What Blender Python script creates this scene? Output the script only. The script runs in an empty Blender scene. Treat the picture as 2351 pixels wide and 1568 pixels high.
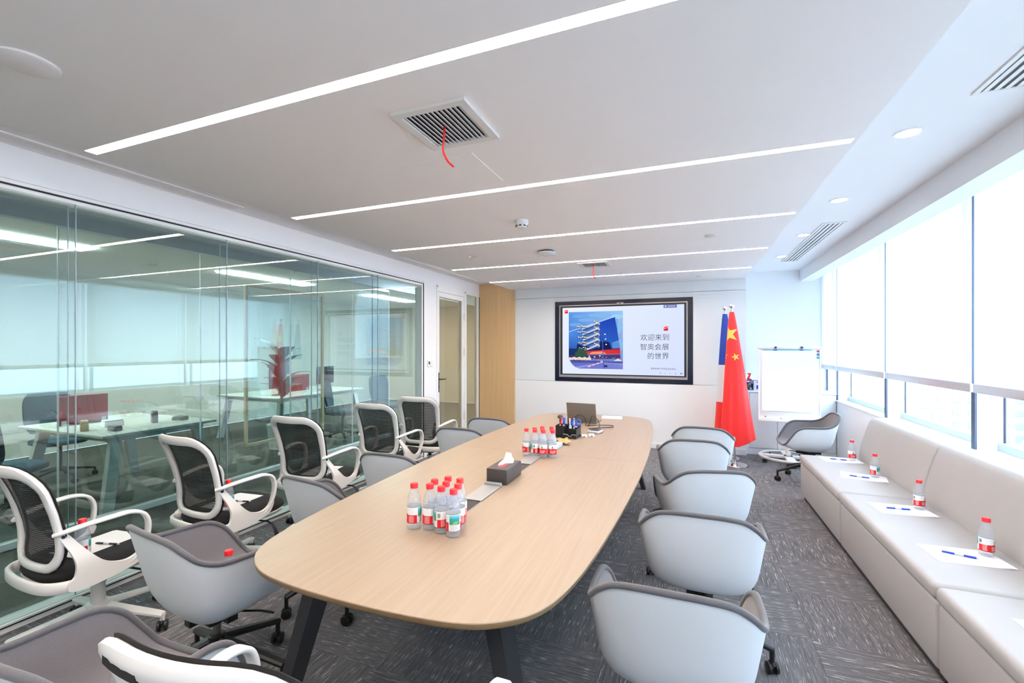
import bpy, bmesh, math, random
from mathutils import Vector, Matrix
R = math.radians
PI = math.pi
scene = bpy.context.scene
col = scene.collection

# ---------------------------------------------------------------- camera
cam_d = bpy.data.cameras.new('camera')
cam = bpy.data.objects.new('camera', cam_d)
col.objects.link(cam)
cam_d.sensor_fit = 'HORIZONTAL'
cam_d.sensor_width = 36.0
cam_d.lens = 1029.0 / 2351.0 * 36.0
cam_d.shift_y = 13.0 / 2351.0
cam_d.clip_start = 0.02
cam_d.clip_end = 2000.0
cam.location = (0, 0, 1.53)
cam.rotation_euler = (R(90), 0, R(21.5))
scene.camera = cam

# ---------------------------------------------------------------- world, exposure
SKY = 5.4
LAMP = 33.0
world = bpy.data.worlds.new('sky')
scene.world = world
world.use_nodes = True
wn = world.node_tree.nodes
wl = world.node_tree.links
bg = wn['Background']
bg.inputs['Color'].default_value = (0.655, 0.82, 1.0, 1)
bg.inputs['Strength'].default_value = SKY
vs = scene.view_settings
vs.view_transform = 'Standard'
vs.look = 'None'
vs.exposure = 1.12
vs.gamma = 1.0
vs.use_curve_mapping = False
scene.cycles.max_bounces = 10
scene.cycles.diffuse_bounces = 5
scene.cycles.glossy_bounces = 5
scene.cycles.transmission_bounces = 6
scene.cycles.transparent_max_bounces = 24
scene.cycles.caustics_reflective = False
scene.cycles.caustics_refractive = False

# ---------------------------------------------------------------- materials
def lin(c):
    c = c / 255.0
    return c / 12.92 if c <= 0.04045 else ((c + 0.055) / 1.055) ** 2.4
def rgb(r, g, b): return (lin(r), lin(g), lin(b), 1.0)
def newmat(name):
    m = bpy.data.materials.new(name)
    m.use_nodes = True
    nt = m.node_tree
    return m, nt.nodes, nt.links, nt.nodes['Principled BSDF']
def mat(name, c, rough=0.5, metal=0.0, vary=0.0, scale=30.0, bump=0.0, bscale=200.0, coat=0.0, sheen=0.0, spec=0.5, stretch=None):
    m, n, l, p = newmat(name)
    p.inputs['Base Color'].default_value = c
    p.inputs['Roughness'].default_value = rough
    p.inputs['Metallic'].default_value = metal
    p.inputs['Coat Weight'].default_value = coat
    p.inputs['Sheen Weight'].default_value = sheen
    p.inputs['Specular IOR Level'].default_value = spec
    tc = n.new('ShaderNodeTexCoord')
    src = tc.outputs['Object']
    if stretch:
        mp = n.new('ShaderNodeMapping'); mp.inputs['Scale'].default_value = stretch
        l.new(src, mp.inputs['Vector']); src = mp.outputs['Vector']
    if vary:
        t = n.new('ShaderNodeTexNoise'); t.inputs['Scale'].default_value = scale; t.inputs['Detail'].default_value = 3
        l.new(src, t.inputs['Vector'])
        mx = n.new('ShaderNodeMix'); mx.data_type = 'RGBA'
        mx.inputs[6].default_value = tuple(min(1, x * (1 - vary)) for x in c[:3]) + (1,)
        mx.inputs[7].default_value = tuple(min(1, x * (1 + vary)) for x in c[:3]) + (1,)
        l.new(t.outputs['Fac'], mx.inputs[0]); l.new(mx.outputs[2], p.inputs['Base Color'])
    if bump:
        t2 = n.new('ShaderNodeTexNoise'); t2.inputs['Scale'].default_value = bscale; t2.inputs['Detail'].default_value = 2
        l.new(src, t2.inputs['Vector'])
        b = n.new('ShaderNodeBump'); b.inputs['Strength'].default_value = bump; b.inputs['Distance'].default_value = 0.002
        l.new(t2.outputs['Fac'], b.inputs['Height']); l.new(b.outputs['Normal'], p.inputs['Normal'])
    return m
def emit(name, c, s):
    m = bpy.data.materials.new(name); m.use_nodes = True
    n = m.node_tree.nodes; l = m.node_tree.links
    n.remove(n['Principled BSDF'])
    e = n.new('ShaderNodeEmission'); e.inputs['Color'].default_value = c; e.inputs['Strength'].default_value = s
    l.new(e.outputs[0], n['Material Output'].inputs['Surface'])
    return m
def glassmat(name, tint, ior=1.5, boost=1.0, haze=0.0, hazec=(1, 1, 1, 1)):
    m = bpy.data.materials.new(name); m.use_nodes = True
    n = m.node_tree.nodes; l = m.node_tree.links
    n.remove(n['Principled BSDF'])
    t = n.new('ShaderNodeBsdfTransparent'); t.inputs['Color'].default_value = tint
    g = n.new('ShaderNodeBsdfGlossy'); g.inputs['Roughness'].default_value = 0.0
    # Schlick reflectance that is the same from both sides of the sheet
    lw = n.new('ShaderNodeLayerWeight'); lw.inputs['Blend'].default_value = 0.5
    pw_ = n.new('ShaderNodeMath'); pw_.operation = 'POWER'; pw_.inputs[1].default_value = 5.0
    l.new(lw.outputs['Facing'], pw_.inputs[0])
    f0 = ((ior - 1) / (ior + 1)) ** 2
    mul = n.new('ShaderNodeMath'); mul.operation = 'MULTIPLY_ADD'; mul.use_clamp = True
    mul.inputs[1].default_value = (1 - f0) * boost; mul.inputs[2].default_value = f0 * boost
    l.new(pw_.outputs[0], mul.inputs[0])
    mx = n.new('ShaderNodeMixShader')
    l.new(mul.outputs[0], mx.inputs[0])
    base = t.outputs[0]
    if haze:
        d = n.new('ShaderNodeBsdfDiffuse'); d.inputs['Color'].default_value = hazec
        m2 = n.new('ShaderNodeMixShader'); m2.inputs[0].default_value = haze
        l.new(base, m2.inputs[1]); l.new(d.outputs[0], m2.inputs[2]); base = m2.outputs[0]
    l.new(base, mx.inputs[1]); l.new(g.outputs[0], mx.inputs[2])
    l.new(mx.outputs[0], n['Material Output'].inputs['Surface'])
    return m
def paintmat(name, emission=0.0, rough=0.4):
    # flat print: colours come from a colour attribute on the printed shapes
    m, n, l, p = newmat(name)
    a = n.new('ShaderNodeVertexColor'); a.layer_name = 'print'
    if emission:
        e = n.new('ShaderNodeEmission'); e.inputs['Strength'].default_value = emission
        l.new(a.outputs[0], e.inputs['Color']); l.new(e.outputs[0], n['Material Output'].inputs['Surface'])
        n.remove(p)
    else:
        l.new(a.outputs[0], p.inputs['Base Color']); p.inputs['Roughness'].default_value = rough
    return m

M = {}
M['wall'] = mat('white paint', (0.86, 0.865, 0.88, 1), 0.6, vary=0.015, scale=3)
M['ceil'] = mat('ceiling paint', (0.95, 0.915, 0.91, 1), 0.8, vary=0.012, scale=2)
M['ceil2'] = mat('upper ceiling paint', (0.86, 0.855, 0.87, 1), 0.7, vary=0.01, scale=2)
M['panel'] = mat('white wall board', (0.80, 0.83, 0.86, 1), 0.35, vary=0.01, scale=2)
M['frame'] = mat('white aluminium frame', (0.86, 0.87, 0.86, 1), 0.35, vary=0.02, scale=10)
M['alu'] = mat('silver aluminium', (0.62, 0.64, 0.67, 1), 0.35, 0.6, vary=0.03, scale=20)
M['winalu'] = mat('grey blue window frame', (0.42, 0.50, 0.58, 1), 0.4, 0.2, vary=0.03, scale=10)
M['chrome'] = mat('chrome', (0.85, 0.85, 0.86, 1), 0.12, 1.0, vary=0.02)
M['black'] = mat('black plastic', (0.012, 0.012, 0.013, 1), 0.4, vary=0.1, scale=40)
M['rubber'] = mat('black gasket', (0.006, 0.006, 0.007, 1), 0.6, vary=0.1)
M['darkmetal'] = mat('charcoal metal', (0.055, 0.055, 0.06, 1), 0.35, 0.3, vary=0.08, scale=20)
M['whiteplastic'] = mat('white plastic', (0.80, 0.78, 0.755, 1), 0.35, vary=0.02, scale=15)
M['shell'] = mat('white moulded shell', (0.74, 0.77, 0.81, 1), 0.42, vary=0.02, scale=8)
M['fabric'] = mat('grey woven fabric', (0.175, 0.165, 0.18, 1), 0.95, vary=0.28, scale=420, bump=0.5, bscale=700, sheen=0.5)
M['piping'] = mat('dark grey piping', (0.10, 0.098, 0.11, 1), 0.85, vary=0.25, scale=300, bump=0.4, bscale=500, sheen=0.3)
M['seatblack'] = mat('black seat fabric', (0.012, 0.011, 0.012, 1), 0.95, vary=0.3, scale=300, bump=0.3, bscale=600)
M['leather'] = mat('light grey leather', (0.42, 0.40, 0.395, 1), 0.45, vary=0.03, scale=6, bump=0.12, bscale=400)
M['toe'] = mat('dark plinth', (0.04, 0.04, 0.042, 1), 0.7, vary=0.1)
M['paper'] = mat('white paper', (0.88, 0.88, 0.89, 1), 0.7, vary=0.01)
M['penblue'] = mat('blue pen barrel', (0.01, 0.06, 0.55, 1), 0.3, vary=0.05)
M['penclear'] = mat('pale pen grip', (0.6, 0.63, 0.72, 1), 0.3, vary=0.1)
M['penblack'] = mat('black pen barrel', (0.015, 0.015, 0.018, 1), 0.3, vary=0.05)
M['red'] = mat('red plastic cap', (0.85, 0.012, 0.02, 1), 0.35, vary=0.04)
M['flagred'] = mat('red flag satin', (0.92, 0.02, 0.02, 1), 0.5, vary=0.05, scale=6, sheen=0.2, stretch=(6, 6, 1))
M['flagblue'] = mat('blue flag satin', (0.01, 0.05, 0.40, 1), 0.5, vary=0.05)
M['flagwhite'] = mat('white flag satin', (0.72, 0.72, 0.76, 1), 0.5, vary=0.03)
M['yellow'] = mat('gold star', (0.86, 0.58, 0.10, 1), 0.5, vary=0.03)
M['box'] = mat('dark brown leather box', (0.060, 0.050, 0.048, 1), 0.45, vary=0.08, scale=40, bump=0.2, bscale=300)
M['recess'] = mat('dark brush recess', (0.05, 0.042, 0.042, 1), 0.7, vary=0.3, scale=200)
M['lid'] = mat('brushed aluminium lid', (0.40, 0.40, 0.41, 1), 0.42, 0.5, vary=0.03, scale=60, stretch=(1, 20, 1))
M['kraft'] = mat('brown kraft paper', (0.55, 0.36, 0.15, 1), 0.8, vary=0.1)
M['steel'] = mat('brushed laptop metal', (0.23, 0.215, 0.20, 1), 0.35, 0.7, vary=0.03)
M['whitegloss'] = mat('white gloss', (0.84, 0.85, 0.86, 1), 0.2, vary=0.01)
M['navy'] = mat('navy black glass', (0.008, 0.012, 0.03, 1), 0.15, vary=0.05)
M['bezel'] = mat('silver bezel', (0.45, 0.43, 0.46, 1), 0.3, 0.5, vary=0.03)
M['magr'] = mat('red magnet', (0.7, 0.03, 0.09, 1), 0.3, vary=0.03)
M['magb'] = mat('blue magnet', (0.02, 0.15, 0.6, 1), 0.3, vary=0.03)
M['magg'] = mat('green magnet', (0.02, 0.45, 0.25, 1), 0.3, vary=0.03)
M['teal'] = mat('teal strip', (0.15, 0.62, 0.72, 1), 0.3, vary=0.03)
M['redcloth'] = mat('red divider felt', (0.42, 0.03, 0.05, 1), 0.9, vary=0.1, scale=200)
M['deskwhite'] = mat('pale desk laminate', (0.60, 0.60, 0.55, 1), 0.4, vary=0.03)
M['greenleaf'] = mat('dark green leaf', (0.02, 0.06, 0.03, 1), 0.5, vary=0.2)
M['tealchair'] = mat('dark teal chair fabric', (0.02, 0.07, 0.10, 1), 0.9, vary=0.1)
M['pen_red'] = mat('red marker', (0.75, 0.02, 0.03, 1), 0.3, vary=0.03)
M['marker'] = mat('blue marker', (0.01, 0.10, 0.75, 1), 0.3, vary=0.03)
M['paleframe'] = mat('pale timber frame', (0.72, 0.58, 0.36, 1), 0.5, vary=0.05)
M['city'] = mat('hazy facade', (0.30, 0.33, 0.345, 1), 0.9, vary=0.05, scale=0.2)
M['mullion'] = mat('mullion front with painted shade', (0.07, 0.10, 0.16, 1), 0.5, vary=0.05)  # dark blue is the shade between the blinds, put into the colour
M['seal'] = mat('navy seal', (0.006, 0.012, 0.05, 1), 0.5, vary=0.05)
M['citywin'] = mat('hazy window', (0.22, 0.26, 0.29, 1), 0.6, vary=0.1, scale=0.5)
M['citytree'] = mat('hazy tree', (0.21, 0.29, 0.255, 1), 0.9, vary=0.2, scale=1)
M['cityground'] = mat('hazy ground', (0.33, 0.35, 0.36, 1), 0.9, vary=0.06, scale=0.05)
M['corr_wall'] = mat('beige corridor wall', (0.55, 0.52, 0.44, 1), 0.7, vary=0.02)
M['corr_floor'] = mat('olive grey carpet', (0.075, 0.072, 0.055, 1), 0.95, vary=0.35, scale=120, stretch=(1, 0.1, 1))
M['corr_ceil'] = mat('office ceiling', (0.70, 0.69, 0.64, 1), 0.8, vary=0.02)
M['glass'] = glassmat('teal partition glass', (0.875, 0.93, 0.935, 1), 1.52, 1.95)
M['glass2'] = glassmat('pale partition glass', (0.86, 0.92, 0.93, 1), 1.45, 0.9)
M['doorglass'] = glassmat('beige door glass', (0.66, 0.63, 0.54, 1), 1.5, 1.0, haze=0.22, hazec=(0.50, 0.46, 0.36, 1))
M['winglass'] = glassmat('window glass', (0.95, 0.98, 0.98, 1), 1.4, 0.6)
M['pet'] = glassmat('clear bottle plastic', (0.94, 0.955, 0.975, 1), 1.45, 1.3, haze=0.15, hazec=(0.9, 0.93, 1.0, 1))
M['strip'] = emit('lit ceiling strip', (1.0, 0.865, 0.76, 1), LAMP)
M['down'] = emit('lit downlight', (1.0, 0.95, 0.88, 1), 12.0)
M['cove'] = emit('lit cove line', (0.95, 0.93, 1.0, 1), 3.5)
M['offlight'] = emit('lit office lamp', (1.0, 0.96, 0.86, 1), 40.0)
M['print'] = paintmat('printed colours')
M['slide'] = paintmat('lit screen image', 0.50)

# blind cloth: thin white fabric, mostly letting daylight through
def blindmat():
    m = bpy.data.materials.new('white blind cloth'); m.use_nodes = True
    n = m.node_tree.nodes; l = m.node_tree.links
    n.remove(n['Principled BSDF'])
    d = n.new('ShaderNodeBsdfDiffuse'); d.inputs['Color'].default_value = (0.85, 0.86, 0.88, 1)
    t = n.new('ShaderNodeBsdfTranslucent'); t.inputs['Color'].default_value = (0.93, 0.95, 0.97, 1)
    w = n.new('ShaderNodeTexNoise'); w.inputs['Scale'].default_value = 900
    mr = n.new('ShaderNodeMapRange'); mr.inputs[3].default_value = 0.50; mr.inputs[4].default_value = 0.58
    l.new(w.outputs['Fac'], mr.inputs[0])
    mx = n.new('ShaderNodeMixShader')
    l.new(mr.outputs[0], mx.inputs[0]); l.new(d.outputs[0], mx.inputs[1]); l.new(t.outputs[0], mx.inputs[2])
    l.new(mx.outputs[0], n['Material Output'].inputs['Surface'])
    return m
M['blind'] = blindmat()

def woodmat(name, c1, c2, scale, rough, coat=0.0):
    m, n, l, p = newmat(name)
    tc = n.new('ShaderNodeTexCoord'); mp = n.new('ShaderNodeMapping'); mp.inputs['Scale'].default_value = scale
    t = n.new('ShaderNodeTexNoise'); t.inputs['Scale'].default_value = 1.0; t.inputs['Detail'].default_value = 6; t.inputs['Roughness'].default_value = 0.62
    l.new(tc.outputs['Object'], mp.inputs['Vector']); l.new(mp.outputs['Vector'], t.inputs['Vector'])
    cr = n.new('ShaderNodeValToRGB')
    cr.color_ramp.elements[0].position = 0.3; cr.color_ramp.elements[0].color = c1
    cr.color_ramp.elements[1].position = 0.7; cr.color_ramp.elements[1].color = c2
    l.new(t.outputs['Fac'], cr.inputs['Fac']); l.new(cr.outputs['Color'], p.inputs['Base Color'])
    p.inputs['Roughness'].default_value = rough; p.inputs['Coat Weight'].default_value = coat; p.inputs['Coat Roughness'].default_value = 0.25
    return m
M['oak'] = woodmat('light oak veneer', (0.318, 0.235, 0.163, 1), (0.357, 0.273, 0.200, 1), (70, 2.2, 30), 0.38, 0.15)
M['oakedge'] = woodmat('oak edge band', (0.28, 0.175, 0.085, 1), (0.33, 0.215, 0.115, 1), (40, 40, 90), 0.45)
M['oakwall'] = woodmat('vertical oak panel', (0.62, 0.395, 0.19, 1), (0.74, 0.50, 0.265, 1), (110, 60, 1.2), 0.5)

def carpetmat():
    m, n, l, p = newmat('grey carpet tile')
    tc = n.new('ShaderNodeTexCoord'); oi = n.new('ShaderNodeObjectInfo')
    off = n.new('ShaderNodeVectorMath'); off.operation = 'SCALE'; off.inputs[0].default_value = (37.0, 91.0, 13.0)
    l.new(oi.outputs['Random'], off.inputs['Scale'])
    add = n.new('ShaderNodeVectorMath'); add.operation = 'ADD'
    l.new(tc.outputs['Object'], add.inputs[0]); l.new(off.outputs['Vector'], add.inputs[1])
    def noise(sc, detail=2):
        mp = n.new('ShaderNodeMapping'); mp.inputs['Scale'].default_value = sc
        t = n.new('ShaderNodeTexNoise'); t.inputs['Scale'].default_value = 1; t.inputs['Detail'].default_value = detail
        l.new(add.outputs[0], mp.inputs['Vector']); l.new(mp.outputs['Vector'], t.inputs['Vector'])
        return t.outputs['Fac']
    dash = noise((280, 14, 1), 0.0)
    cr = n.new('ShaderNodeValToRGB')
    cr.color_ramp.elements[0].position = 0.712; cr.color_ramp.elements[0].color = (0, 0, 0, 1)
    cr.color_ramp.elements[1].position = 0.75; cr.color_ramp.elements[1].color = (1, 1, 1, 1)
    l.new(dash, cr.inputs['Fac'])
    fine = noise((420, 420, 420), 2)
    ribs = noise((170, 6, 1), 2)
    mx = n.new('ShaderNodeMix'); mx.data_type = 'RGBA'
    mx.inputs[6].default_value = (0.068, 0.070, 0.080, 1); mx.inputs[7].default_value = (0.262, 0.256, 0.270, 1)
    av = n.new('ShaderNodeMath'); av.operation = 'ADD'; l.new(fine, av.inputs[0]); l.new(ribs, av.inputs[1])
    hv = n.new('ShaderNodeMapRange'); hv.inputs[1].default_value = 0.65; hv.inputs[2].default_value = 1.35
    l.new(av.outputs[0], hv.inputs[0]); l.new(hv.outputs[0], mx.inputs[0])
    m2 = n.new('ShaderNodeMix'); m2.data_type = 'RGBA'; m2.inputs[7].default_value = (0.55, 0.53, 0.53, 1)
    l.new(cr.outputs['Color'], m2.inputs[0]); l.new(mx.outputs[2], m2.inputs[6]); l.new(m2.outputs[2], p.inputs['Base Color'])
    p.inputs['Roughness'].default_value = 0.95; p.inputs['Specular IOR Level'].default_value = 0.2
    b = n.new('ShaderNodeBump'); b.inputs['Strength'].default_value = 0.5; b.inputs['Distance'].default_value = 0.003
    l.new(av.outputs[0], b.inputs['Height']); l.new(b.outputs['Normal'], p.inputs['Normal'])
    return m
M['carpet'] = carpetmat()

def meshmat():
    m = bpy.data.materials.new('black mesh fabric'); m.use_nodes = True
    n = m.node_tree.nodes; l = m.node_tree.links; p = n['Principled BSDF']
    p.inputs['Base Color'].default_value = (0.012, 0.012, 0.013, 1); p.inputs['Roughness'].default_value = 0.8
    tc = n.new('ShaderNodeTexCoord')
    w = n.new('ShaderNodeTexWave'); w.bands_direction = 'Z'; w.inputs['Scale'].default_value = 32.0; w.inputs['Distortion'].default_value = 0.6
    l.new(tc.outputs['Object'], w.inputs['Vector'])
    mr = n.new('ShaderNodeMapRange'); mr.inputs[3].default_value = 0.0; mr.inputs[4].default_value = 0.22
    l.new(w.outputs['Fac'], mr.inputs[0])
    t = n.new('ShaderNodeBsdfTransparent')
    mx = n.new('ShaderNodeMixShader')
    l.new(mr.outputs[0], mx.inputs[0]); l.new(p.outputs[0], mx.inputs[1]); l.new(t.outputs[0], mx.inputs[2])
    l.new(mx.outputs[0], n['Material Output'].inputs['Surface'])
    return m
M['mesh'] = meshmat()

# ---------------------------------------------------------------- geometry helpers
class MB:
    def __init__(s): s.v = []; s.f = []; s.m = []; s.c = []
    def add(s, v, f, mi=0, M_=None):
        o = len(s.v)
        s.v += [tuple(M_ @ Vector(p)) for p in v] if M_ else [tuple(p) for p in v]
        s.f += [tuple(i + o for i in q) for q in f]; s.m += [mi] * len(f)
        return s
    def box(s, x0, x1, y0, y1, z0, z1, mi=0, M_=None):
        v = [(x, y, z) for z in (z0, z1) for y in (y0, y1) for x in (x0, x1)]
        return s.add(v, [(0, 2, 3, 1), (4, 5, 7, 6), (0, 1, 5, 4), (2, 6, 7, 3), (0, 4, 6, 2), (1, 3, 7, 5)], mi, M_)
    def rbox(s, x0, x1, y0, y1, z0, z1, r=0.01, seg=3, mi=0, M_=None):
        bm = bmesh.new()
        bmesh.ops.create_cube(bm, size=1.0)
        bmesh.ops.scale(bm, vec=(x1 - x0, y1 - y0, z1 - z0), verts=bm.verts)
        bmesh.ops.translate(bm, vec=((x0 + x1) / 2, (y0 + y1) / 2, (z0 + z1) / 2), verts=bm.verts)
        bmesh.ops.bevel(bm, geom=list(bm.edges), offset=r, segments=seg, profile=0.5, affect='EDGES')
        bm.verts.index_update()
        s.add([v.co[:] for v in bm.verts], [[v.index for v in f.verts] for f in bm.faces], mi, M_)
        bm.free(); return s
    def loft(s, rings, closed=True, cap0=True, cap1=True, mi=0, M_=None):
        n = len(rings[0]); v = [p for r in rings for p in r]; f = []
        for k in range(len(rings) - 1):
            for i in range(n if closed else n - 1):
                j = (i + 1) % n
                f.append((k * n + i, k * n + j, (k + 1) * n + j, (k + 1) * n + i))
        if closed and cap0: f.append(tuple(range(n - 1, -1, -1)))
        if closed and cap1: f.append(tuple((len(rings) - 1) * n + i for i in range(n)))
        return s.add(v, f, mi, M_)
    def tube(s, pts, r, n=8, b=None, up=(0, 0, 1), cap=True, closed=False, mi=0, M_=None):
        P = [Vector(p) for p in pts]; k = len(P); rings = []
        for i, p in enumerate(P):
            if closed: t = P[(i + 1) % k] - P[i - 1]
            else: t = P[min(i + 1, k - 1)] - P[max(i - 1, 0)]
            t.normalize(); u = Vector(up)
            if abs(t.dot(u)) > 0.98: u = Vector((1, 0, 0)) if abs(t.x) < 0.9 else Vector((0, 1, 0))
            sd = t.cross(u); sd.normalize(); nm = sd.cross(t)
            a = r[i] if isinstance(r, (list, tuple)) else r
            bb = a if b is None else (b[i] if isinstance(b, (list, tuple)) else b)
            rings.append([tuple(p + sd * (a * math.cos(2 * PI * q / n)) + nm * (bb * math.sin(2 * PI * q / n))) for q in range(n)])
        if closed:
            rings.append(rings[0])
            return s.loft(rings, True, False, False, mi, M_)
        return s.loft(rings, True, cap, cap, mi, M_)
    def strap(s, pts, w, t, up=(1, 0, 0), mi=0, M_=None, closed=False, r=0.3):
        # swept rounded rectangle: w along 'up', t across
        P = [Vector(p) for p in pts]; k = len(P); rings = []
        for i, p in enumerate(P):
            tg = (P[(i + 1) % k] - P[i - 1]) if closed else (P[min(i + 1, k - 1)] - P[max(i - 1, 0)])
            tg.normalize(); u = Vector(up); u = (u - tg * u.dot(tg)).normalized(); nn = tg.cross(u)
            ww = (w[i] if isinstance(w, (list, tuple)) else w) / 2; tt = (t[i] if isinstance(t, (list, tuple)) else t) / 2
            q = r * min(ww, tt) * 2
            sec = [(ww - q, tt), (-ww + q, tt), (-ww, tt - q), (-ww, -tt + q), (-ww + q, -tt), (ww - q, -tt), (ww, -tt + q), (ww, tt - q)]
            rings.append([tuple(p + u * a + nn * b) for a, b in sec])
        if closed: rings.append(rings[0])
        return s.loft(rings, True, not closed, not closed, mi, M_)
    def lathe(s, prof, n=24, c=(0, 0, 0), mi=0, M_=None, cap0=True, cap1=True):
        rings = [[(c[0] + r * math.cos(2 * PI * i / n), c[1] + r * math.sin(2 * PI * i / n), c[2] + z) for i in range(n)] for r, z in prof]
        return s.loft(rings, True, cap0, cap1, mi, M_)
    def cyl(s, p0, p1, r, n=12, mi=0, r1=None, M_=None):
        return s.tube([p0, p1], [r, r if r1 is None else r1], n, mi=mi, M_=M_)
    def prism(s, poly, axis, a0, a1, mi=0, M_=None):
        def P(u, w, a):
            return (a, u, w) if axis == 'x' else ((u, a, w) if axis == 'y' else (u, w, a))
        return s.loft([[P(u, w, a0) for u, w in poly], [P(u, w, a1) for u, w in poly]], True, True, True, mi, M_)
    def grid(s, fn, nu, nv, mi=0, M_=None):
        v = [fn(i / nu, j / nv) for j in range(nv + 1) for i in range(nu + 1)]
        f = [(j * (nu + 1) + i, j * (nu + 1) + i + 1, (j + 1) * (nu + 1) + i + 1, (j + 1) * (nu + 1) + i) for j in range(nv) for i in range(nu)]
        return s.add(v, f, mi, M_)
    def mesh(s, name, mats, smooth=True, angle=38):
        me = bpy.data.meshes.new(name)
        me.from_pydata(s.v, [], s.f)
        for m_ in (mats if isinstance(mats, (list, tuple)) else [mats]): me.materials.append(M[m_] if isinstance(m_, str) else m_)
        me.polygons.foreach_set('material_index', s.m)
        bm = bmesh.new(); bm.from_mesh(me); bmesh.ops.recalc_face_normals(bm, faces=bm.faces); bm.to_mesh(me); bm.free()
        if smooth:
            me.polygons.foreach_set('use_smooth', [True] * len(me.polygons))
            me.set_sharp_from_angle(angle=R(angle))
        return me
    def build(s, name, mats, parent=None, smooth=True, angle=38):
        return put(s.mesh(name, mats, smooth, angle), name, parent)
def put(me, name, parent=None, loc=(0, 0, 0), rz=0.0):
    o = bpy.data.objects.new(name, me); col.objects.link(o)
    o.location = loc; o.rotation_euler = (0, 0, rz)
    if parent: o.parent = parent
    return o
def empty(name, loc=(0, 0, 0), rz=0.0, parent=None):
    o = bpy.data.objects.new(name, None); col.objects.link(o)
    o.empty_display_size = 0.1; o.location = loc; o.rotation_euler = (0, 0, rz)
    if parent: o.parent = parent
    return o
def tag(o, label, cat, group=None):
    o['label'] = label; o['category'] = cat
    if group: o['group'] = group
    elif 'group' in o: del o['group']
    return o
def thing(name, label, cat, loc=(0, 0, 0), rz=0.0, group=None):
    return tag(empty(name, loc, rz), label, cat, group)
def struct(o):
    o['kind'] = 'structure'; return o
def copy_tree(o, parent=None):
    c = o.copy(); col.objects.link(c); c.parent = parent
    for ch in o.children: copy_tree(ch, c)
    return c
def place(o, loc, rz=0.0, label=None, group=None):
    o.location = loc; o.rotation_euler = (0, 0, rz)
    if label: o['label'] = label
    if group: o['group'] = group
    return o
def cat_rom(pts, n, closed=False):
    P = [Vector(p) for p in pts]; k = len(P); out = []
    segs = k if closed else k - 1
    for i in range(segs):
        p0 = P[i - 1] if (closed or i > 0) else P[0] * 2 - P[1]
        p1 = P[i]; p2 = P[(i + 1) % k]
        p3 = P[(i + 2) % k] if (closed or i + 2 < k) else P[-1] * 2 - P[-2]
        for j in range(n):
            t = j / n
            out.append(0.5 * ((2 * p1) + (p2 - p0) * t + (2 * p0 - 5 * p1 + 4 * p2 - p3) * t * t + (3 * p1 - p0 - 3 * p2 + p3) * t ** 3))
    if not closed: out.append(P[-1])
    return [tuple(p) for p in out]
# flat prints: list of (polygon, colour) in a plane, stacked a hair apart
def print_mesh(name, shapes, to3d, m, step=0.00015):
    me = bpy.data.meshes.new(name); v = []; f = []; cols = []
    for k, (poly, c) in enumerate(shapes):
        o = len(v)
        if isinstance(poly, tuple) and poly[0] == 'mesh':
            v += [to3d(x, y, k * step) for x, y in poly[1]]; f += [tuple(i + o for i in q) for q in poly[2]]; cols += [c] * len(poly[2])
        else:
            v += [to3d(x, y, k * step) for x, y in poly]; f.append(tuple(range(o, o + len(poly)))); cols.append(c)
    me.from_pydata(v, [], f)
    ca = me.color_attributes.new('print', 'FLOAT_COLOR', 'CORNER')
    for p, c in zip(me.polygons, cols):
        for li in p.loop_indices:
            if isinstance(c, list):
                ca.data[li].color = c[(li - p.loop_start) % len(c)]
            else: ca.data[li].color = c
    me.materials.append(M[m])
    return me
def rect(x0, y0, x1, y1): return [(x0, y0), (x1, y0), (x1, y1), (x0, y1)]
def text2d(body, size, align='LEFT', thin=0.0, res=2):
    cu = bpy.data.curves.new('txt', 'FONT'); cu.body = body; cu.size = size; cu.align_x = align
    cu.resolution_u = res; cu.offset = thin; cu.fill_mode = 'FRONT'
    o = bpy.data.objects.new('txt', cu); col.objects.link(o)
    dg = bpy.context.evaluated_depsgraph_get(); dg.update()
    me = bpy.data.meshes.new_from_object(o.evaluated_get(dg))
    v = [(p.co.x, p.co.y) for p in me.vertices]; f = [tuple(p.vertices) for p in me.polygons]
    bpy.data.objects.remove(o); bpy.data.curves.remove(cu); bpy.data.meshes.remove(me)
    return v, f
def shift(mesh2d, dx, dy, sx=1.0, sy=1.0):
    return ('mesh', [(x * sx + dx, y * sy + dy) for x, y in mesh2d[0]], mesh2d[1])
random.seed(7)
# ================================================================ the setting
XL, XR, YB, YF = -3.40, 1.86, -2.0, 7.10      # glass wall, window line, wall behind the camera, screen wall
ZC, ZL, ZU = 2.50, 2.62, 2.67                 # dropped ceiling, cove, raised strip by the windows
ALC = 7.72                                    # back wall of the alcove on the right

# floor with carpet tiles
fl = struct(MB().box(XL - 0.1, XR + 0.3, YB, ALC, -0.12, -0.005).build('floor', 'toe', smooth=False))
T = 0.5
tile = MB().box(-T / 2 + 0.0007, T / 2 - 0.0007, -T / 2 + 0.0007, T / 2 - 0.0007, -0.005, 0.0).mesh('carpet_tile', 'carpet', smooth=False)
x0 = XL
for i in range(11):
    for j in range(18):
        cx, cy = x0 + T * (i + 0.5), -1.25 + T * (j + 0.5)
        if cx > XR + 0.24 or cy > ALC + 0.1: continue
        o = put(tile, 'carpet_tile', fl, (cx, cy, 0), R(90) * ((i + j) % 2))

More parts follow.
